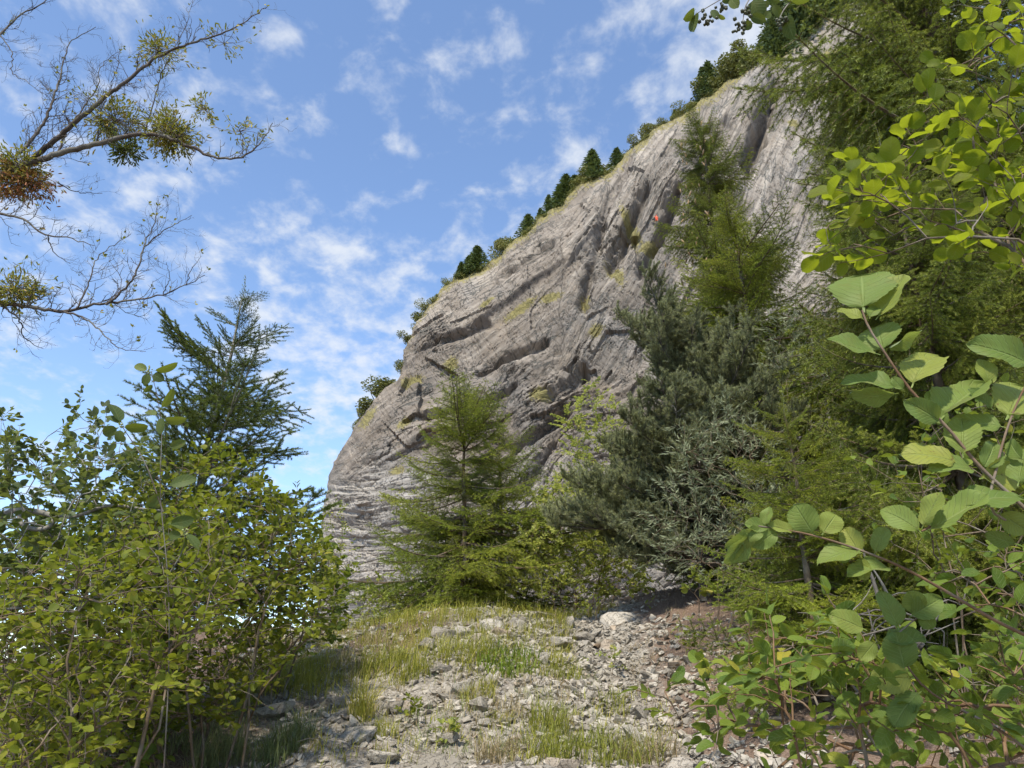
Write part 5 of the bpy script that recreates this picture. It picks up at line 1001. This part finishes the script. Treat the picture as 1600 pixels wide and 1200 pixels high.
# ------------------------------------------------------------------ litter, sticks, root, sapling
def litter():
    rs = np.random.RandomState(33); geo = Geo()
    for k in range(900):
        P = on_ground(rs.uniform(900, 1300), rs.uniform(940, 1090)) if k % 3 else on_ground(rs.uniform(380, 1050), rs.uniform(1000, 1200)); a = rs.rand() * 6.28; l = rs.uniform(.02, .14); d = np.array((math.cos(a), math.sin(a), .25 * math.sin(a))) * l; geo.add(*tube(np.array([P, P + d * .5 + np.array((0, 0, .012)), P + d]) + np.array((0, 0, .008)), rs.uniform(.001, .003), 3), k % 2)
    tag(link('litter', geo.mesh('litter', [M['bark_brown'], M['deadwood']])), 'dry twigs scattered over the brown bank and scree', 'litter', None, 'stuff')
    for lab, pts, r in [('crooked brown root end at the upper edge of the gravel path', [(930, 1018), (948, 1006), (968, 1008), (985, 1004)], .035), ('thin pale stick lying on the brown bank', [(925, 996), (955, 990), (985, 986)], .010), ('dark fallen branch on the brown bank below the pine', [(990, 995), (1030, 980), (1062, 978)], .018)]:
        W = np.array([on_ground(*p) for p in pts]) + np.array((0, 0, r * .8)); q = smooth_path(W, 16); q[:, 2] += .01 * np.sin(np.linspace(0, 9, 16)); c = W[0]; geo = Geo(); geo.add(*tube(q - c, r * np.linspace(1, .45, 16), 7), 0); o = link('fallen_branch', geo.mesh('fallen_branch', [M['deadwood' if 'pale' in lab else 'bark_brown']], True)); o.location = c; tag(o, lab, 'fallen branch')
    # dead snag with white roots and sticks in the shade right of the path
    base = gp(1410, 3.3); root = thing('dead_snag', 'bleached dead snag with tangled sticks in the shade of the right-hand shrubs', 'dead wood', base); geo = Geo(); Y = 3.2
    for pts, r0, r1 in [([at(1440, 1010, Y), at(1385, 960, Y), at(1362, 900, Y), at(1345, 850, Y)], .016, .003), ([at(1400, 970, Y), at(1380, 915, Y - .1), at(1350, 868, Y - .1)], .010, .002)]: geo.add(*tube(smooth_path(pts, 14) - base, np.linspace(r0, r1, 14), 7), 0)
    for k in range(30):
        p = at(rs.uniform(1300, 1480), rs.uniform(940, 1060), Y + rs.uniform(-.3, .4)); a = rs.normal(0, .5) + (0 if rs.rand() < .5 else 3.1); d = np.array((math.cos(a), rs.normal(0, .5), rs.normal(-.3, .35))) * rs.uniform(.12, .4); geo.add(*tube(smooth_path([p, p + d * .5 + rs.normal(0, .03, 3), p + d], 6) - base, np.linspace(.004, .0015, 6), 4), 0)
    tag(link('dead_stem', geo.mesh('dead_stem', [M['deadwood']], True), root))
    P = on_ground(1092, 992); b = P; tpx = at(1093, 885, P[1])
    T = np.array([tpx, at(1080, 905, P[1]), at(1108, 900, P[1]), at(1090, 920, P[1]), at(1104, 918, P[1]), at(1078, 922, P[1])]); shrub('sapling', 'little sapling with drooping leaves on the brown bank', 'sapling', b, T, 71, LV_OVATE, 'leaf_bush', per=4, tw_len=.10, Ls=(.07, .11), hub=[(P + tpx) / 2], droop=.7, up=.6, tip_r=.004)
    for (px, py, h, n, lab, sd_) in [(868, 985, 95, 26, 'leafy green sapling rising from the crest stones', 72), (1010, 960, 45, 8, 'small seedling on the bank below the pine', 73), (1200, 985, 50, 14, 'seedling tangle at the edge of the shaded bank', 74), (930, 975, 40, 18, 'low weed between the flat block and the round boulder', 75), (1085, 1030, 34, 14, 'weed growing on the brown bank above the dogwood', 76), (705, 1165, 30, 10, 'tiny weed among the lower stones', 77), (640, 1130, 34, 12, 'low herb in the lower left scree', 78), (955, 1055, 34, 10, 'small herb beside the gravel path', 79), (520, 985, 70, 40, 'leafy undergrowth plant at the scree\'s upper left edge', 80), (590, 985, 60, 40, 'leafy undergrowth plant before the lone spruce', 81), (430, 1040, 60, 40, 'leafy undergrowth plant under the deep green shrub', 82), (350, 1090, 60, 40, 'leafy undergrowth plant at the foot of the broad green shrub', 83)]:
        P = on_ground(px, py); r = np.random.RandomState(sd_); k = to_px(P)[2] / FPX; T = P + np.stack([r.normal(0, h * .28 * k, n), r.normal(0, h * .2 * k, n), r.uniform(.25, 1, n) * h * k], 1); shrub('young_plant', lab, 'plant', P, T, sd_, LV_SMALL, 'leaf_bush' if sd_ % 2 else 'leaf_yellow', per=4, tw_len=.07, Ls=(.03, .055), tip_r=.0016, nstem=3, spreadb=.1, maxobj=0, group='young plants on the slope')
litter()

# ------------------------------------------------------------------ climber high on the cliff
def climber():
    P = on_cliff(1031, 352); base = P + np.array((-.15, -.55, -.1)); root = thing('person', 'person in a red orange jacket and helmet standing on a ledge high on the cliff', 'person', base)
    J = [((0, 0, .92), .15, -1), ((0, .03, 1.15), .15, 0), ((0, .08, 1.40), .17, 1), ((0, .10, 1.52), .07, 2), ((0, .10, 1.66), .11, 3), ((.10, .0, .88), .10, 0), ((.14, -.06, .48), .075, 5), ((.13, .04, .08), .05, 6), ((.14, -.12, .04), .045, 7), ((-.10, .0, .88), .10, 0), ((-.16, .12, .55), .075, 9), ((-.15, .05, .14), .05, 10), ((-.16, -.1, .10), .045, 11),
         ((.20, .10, 1.42), .075, 2), ((.34, .22, 1.28), .055, 13), ((.30, .42, 1.48), .045, 14), ((.29, .50, 1.56), .04, 15), ((-.20, .10, 1.42), .075, 2), ((-.36, .20, 1.55), .055, 17), ((-.32, .42, 1.76), .045, 18), ((-.31, .48, 1.86), .04, 19)]
    me = bpy.data.meshes.new('body'); me.from_pydata([j[0] for j in J], [(j[2], i) for i, j in enumerate(J) if j[2] >= 0], []); o = link('body', me, root)
    md = o.modifiers.new('skin', 'SKIN'); sv = me.skin_vertices[0].data if me.skin_vertices else None
    if sv is None:
        bm = bmesh.new(); bm.from_mesh(me); bm.verts.layers.skin.verify(); bm.to_mesh(me); bm.free(); sv = me.skin_vertices[0].data
    for i, j in enumerate(J): sv[i].radius = (j[1], j[1]); sv[i].use_root = (i == 0)
    o.modifiers.new('sub', 'SUBSURF').levels = 1; o.modifiers['sub'].render_levels = 1
    b = new_mat('climber_clothes'); sp = b.nd('ShaderNodeSeparateXYZ'); b.put(sp.inputs[0], b.obj()); n = b.nd('ShaderNodeValToRGB'); n.color_ramp.interpolation = 'CONSTANT'; b.put(n.inputs[0], b.mth('MULTIPLY', sp.outputs[2], .5)); e = n.color_ramp.elements
    e[0].position = 0; e[0].color = (.25, .22, .2, 1); e[1].position = .30; e[1].color = (.70, .10, .05, 1); q = e.new(.745); q.color = (.42, .25, .18, 1)
    me.materials.append(b.fin(b.principled(n.outputs[0], .8, .2)))
    V, F = ico(1); hm = new_mat('helmet'); h = link('helmet', np_mesh('helmet', V * np.array((.135, .155, .11)), F, [hm.fin(hm.principled((.75, .12, .07), .4, .4))], smooth=True), root); h.location = (0, .1, 1.74)
    bmx = hull(7, 16, .8, .7); bm_ = new_mat('pack'); o2 = link('backpack', np_mesh('backpack', bmx[0] * .25, bmx[1], [bm_.fin(bm_.principled((.02, .02, .022), .8, .2))])); o2.location = base + np.array((-.62, .15, .95)); tag(o2, 'black bag on the ledge beside the person in red', 'bag')
climber()
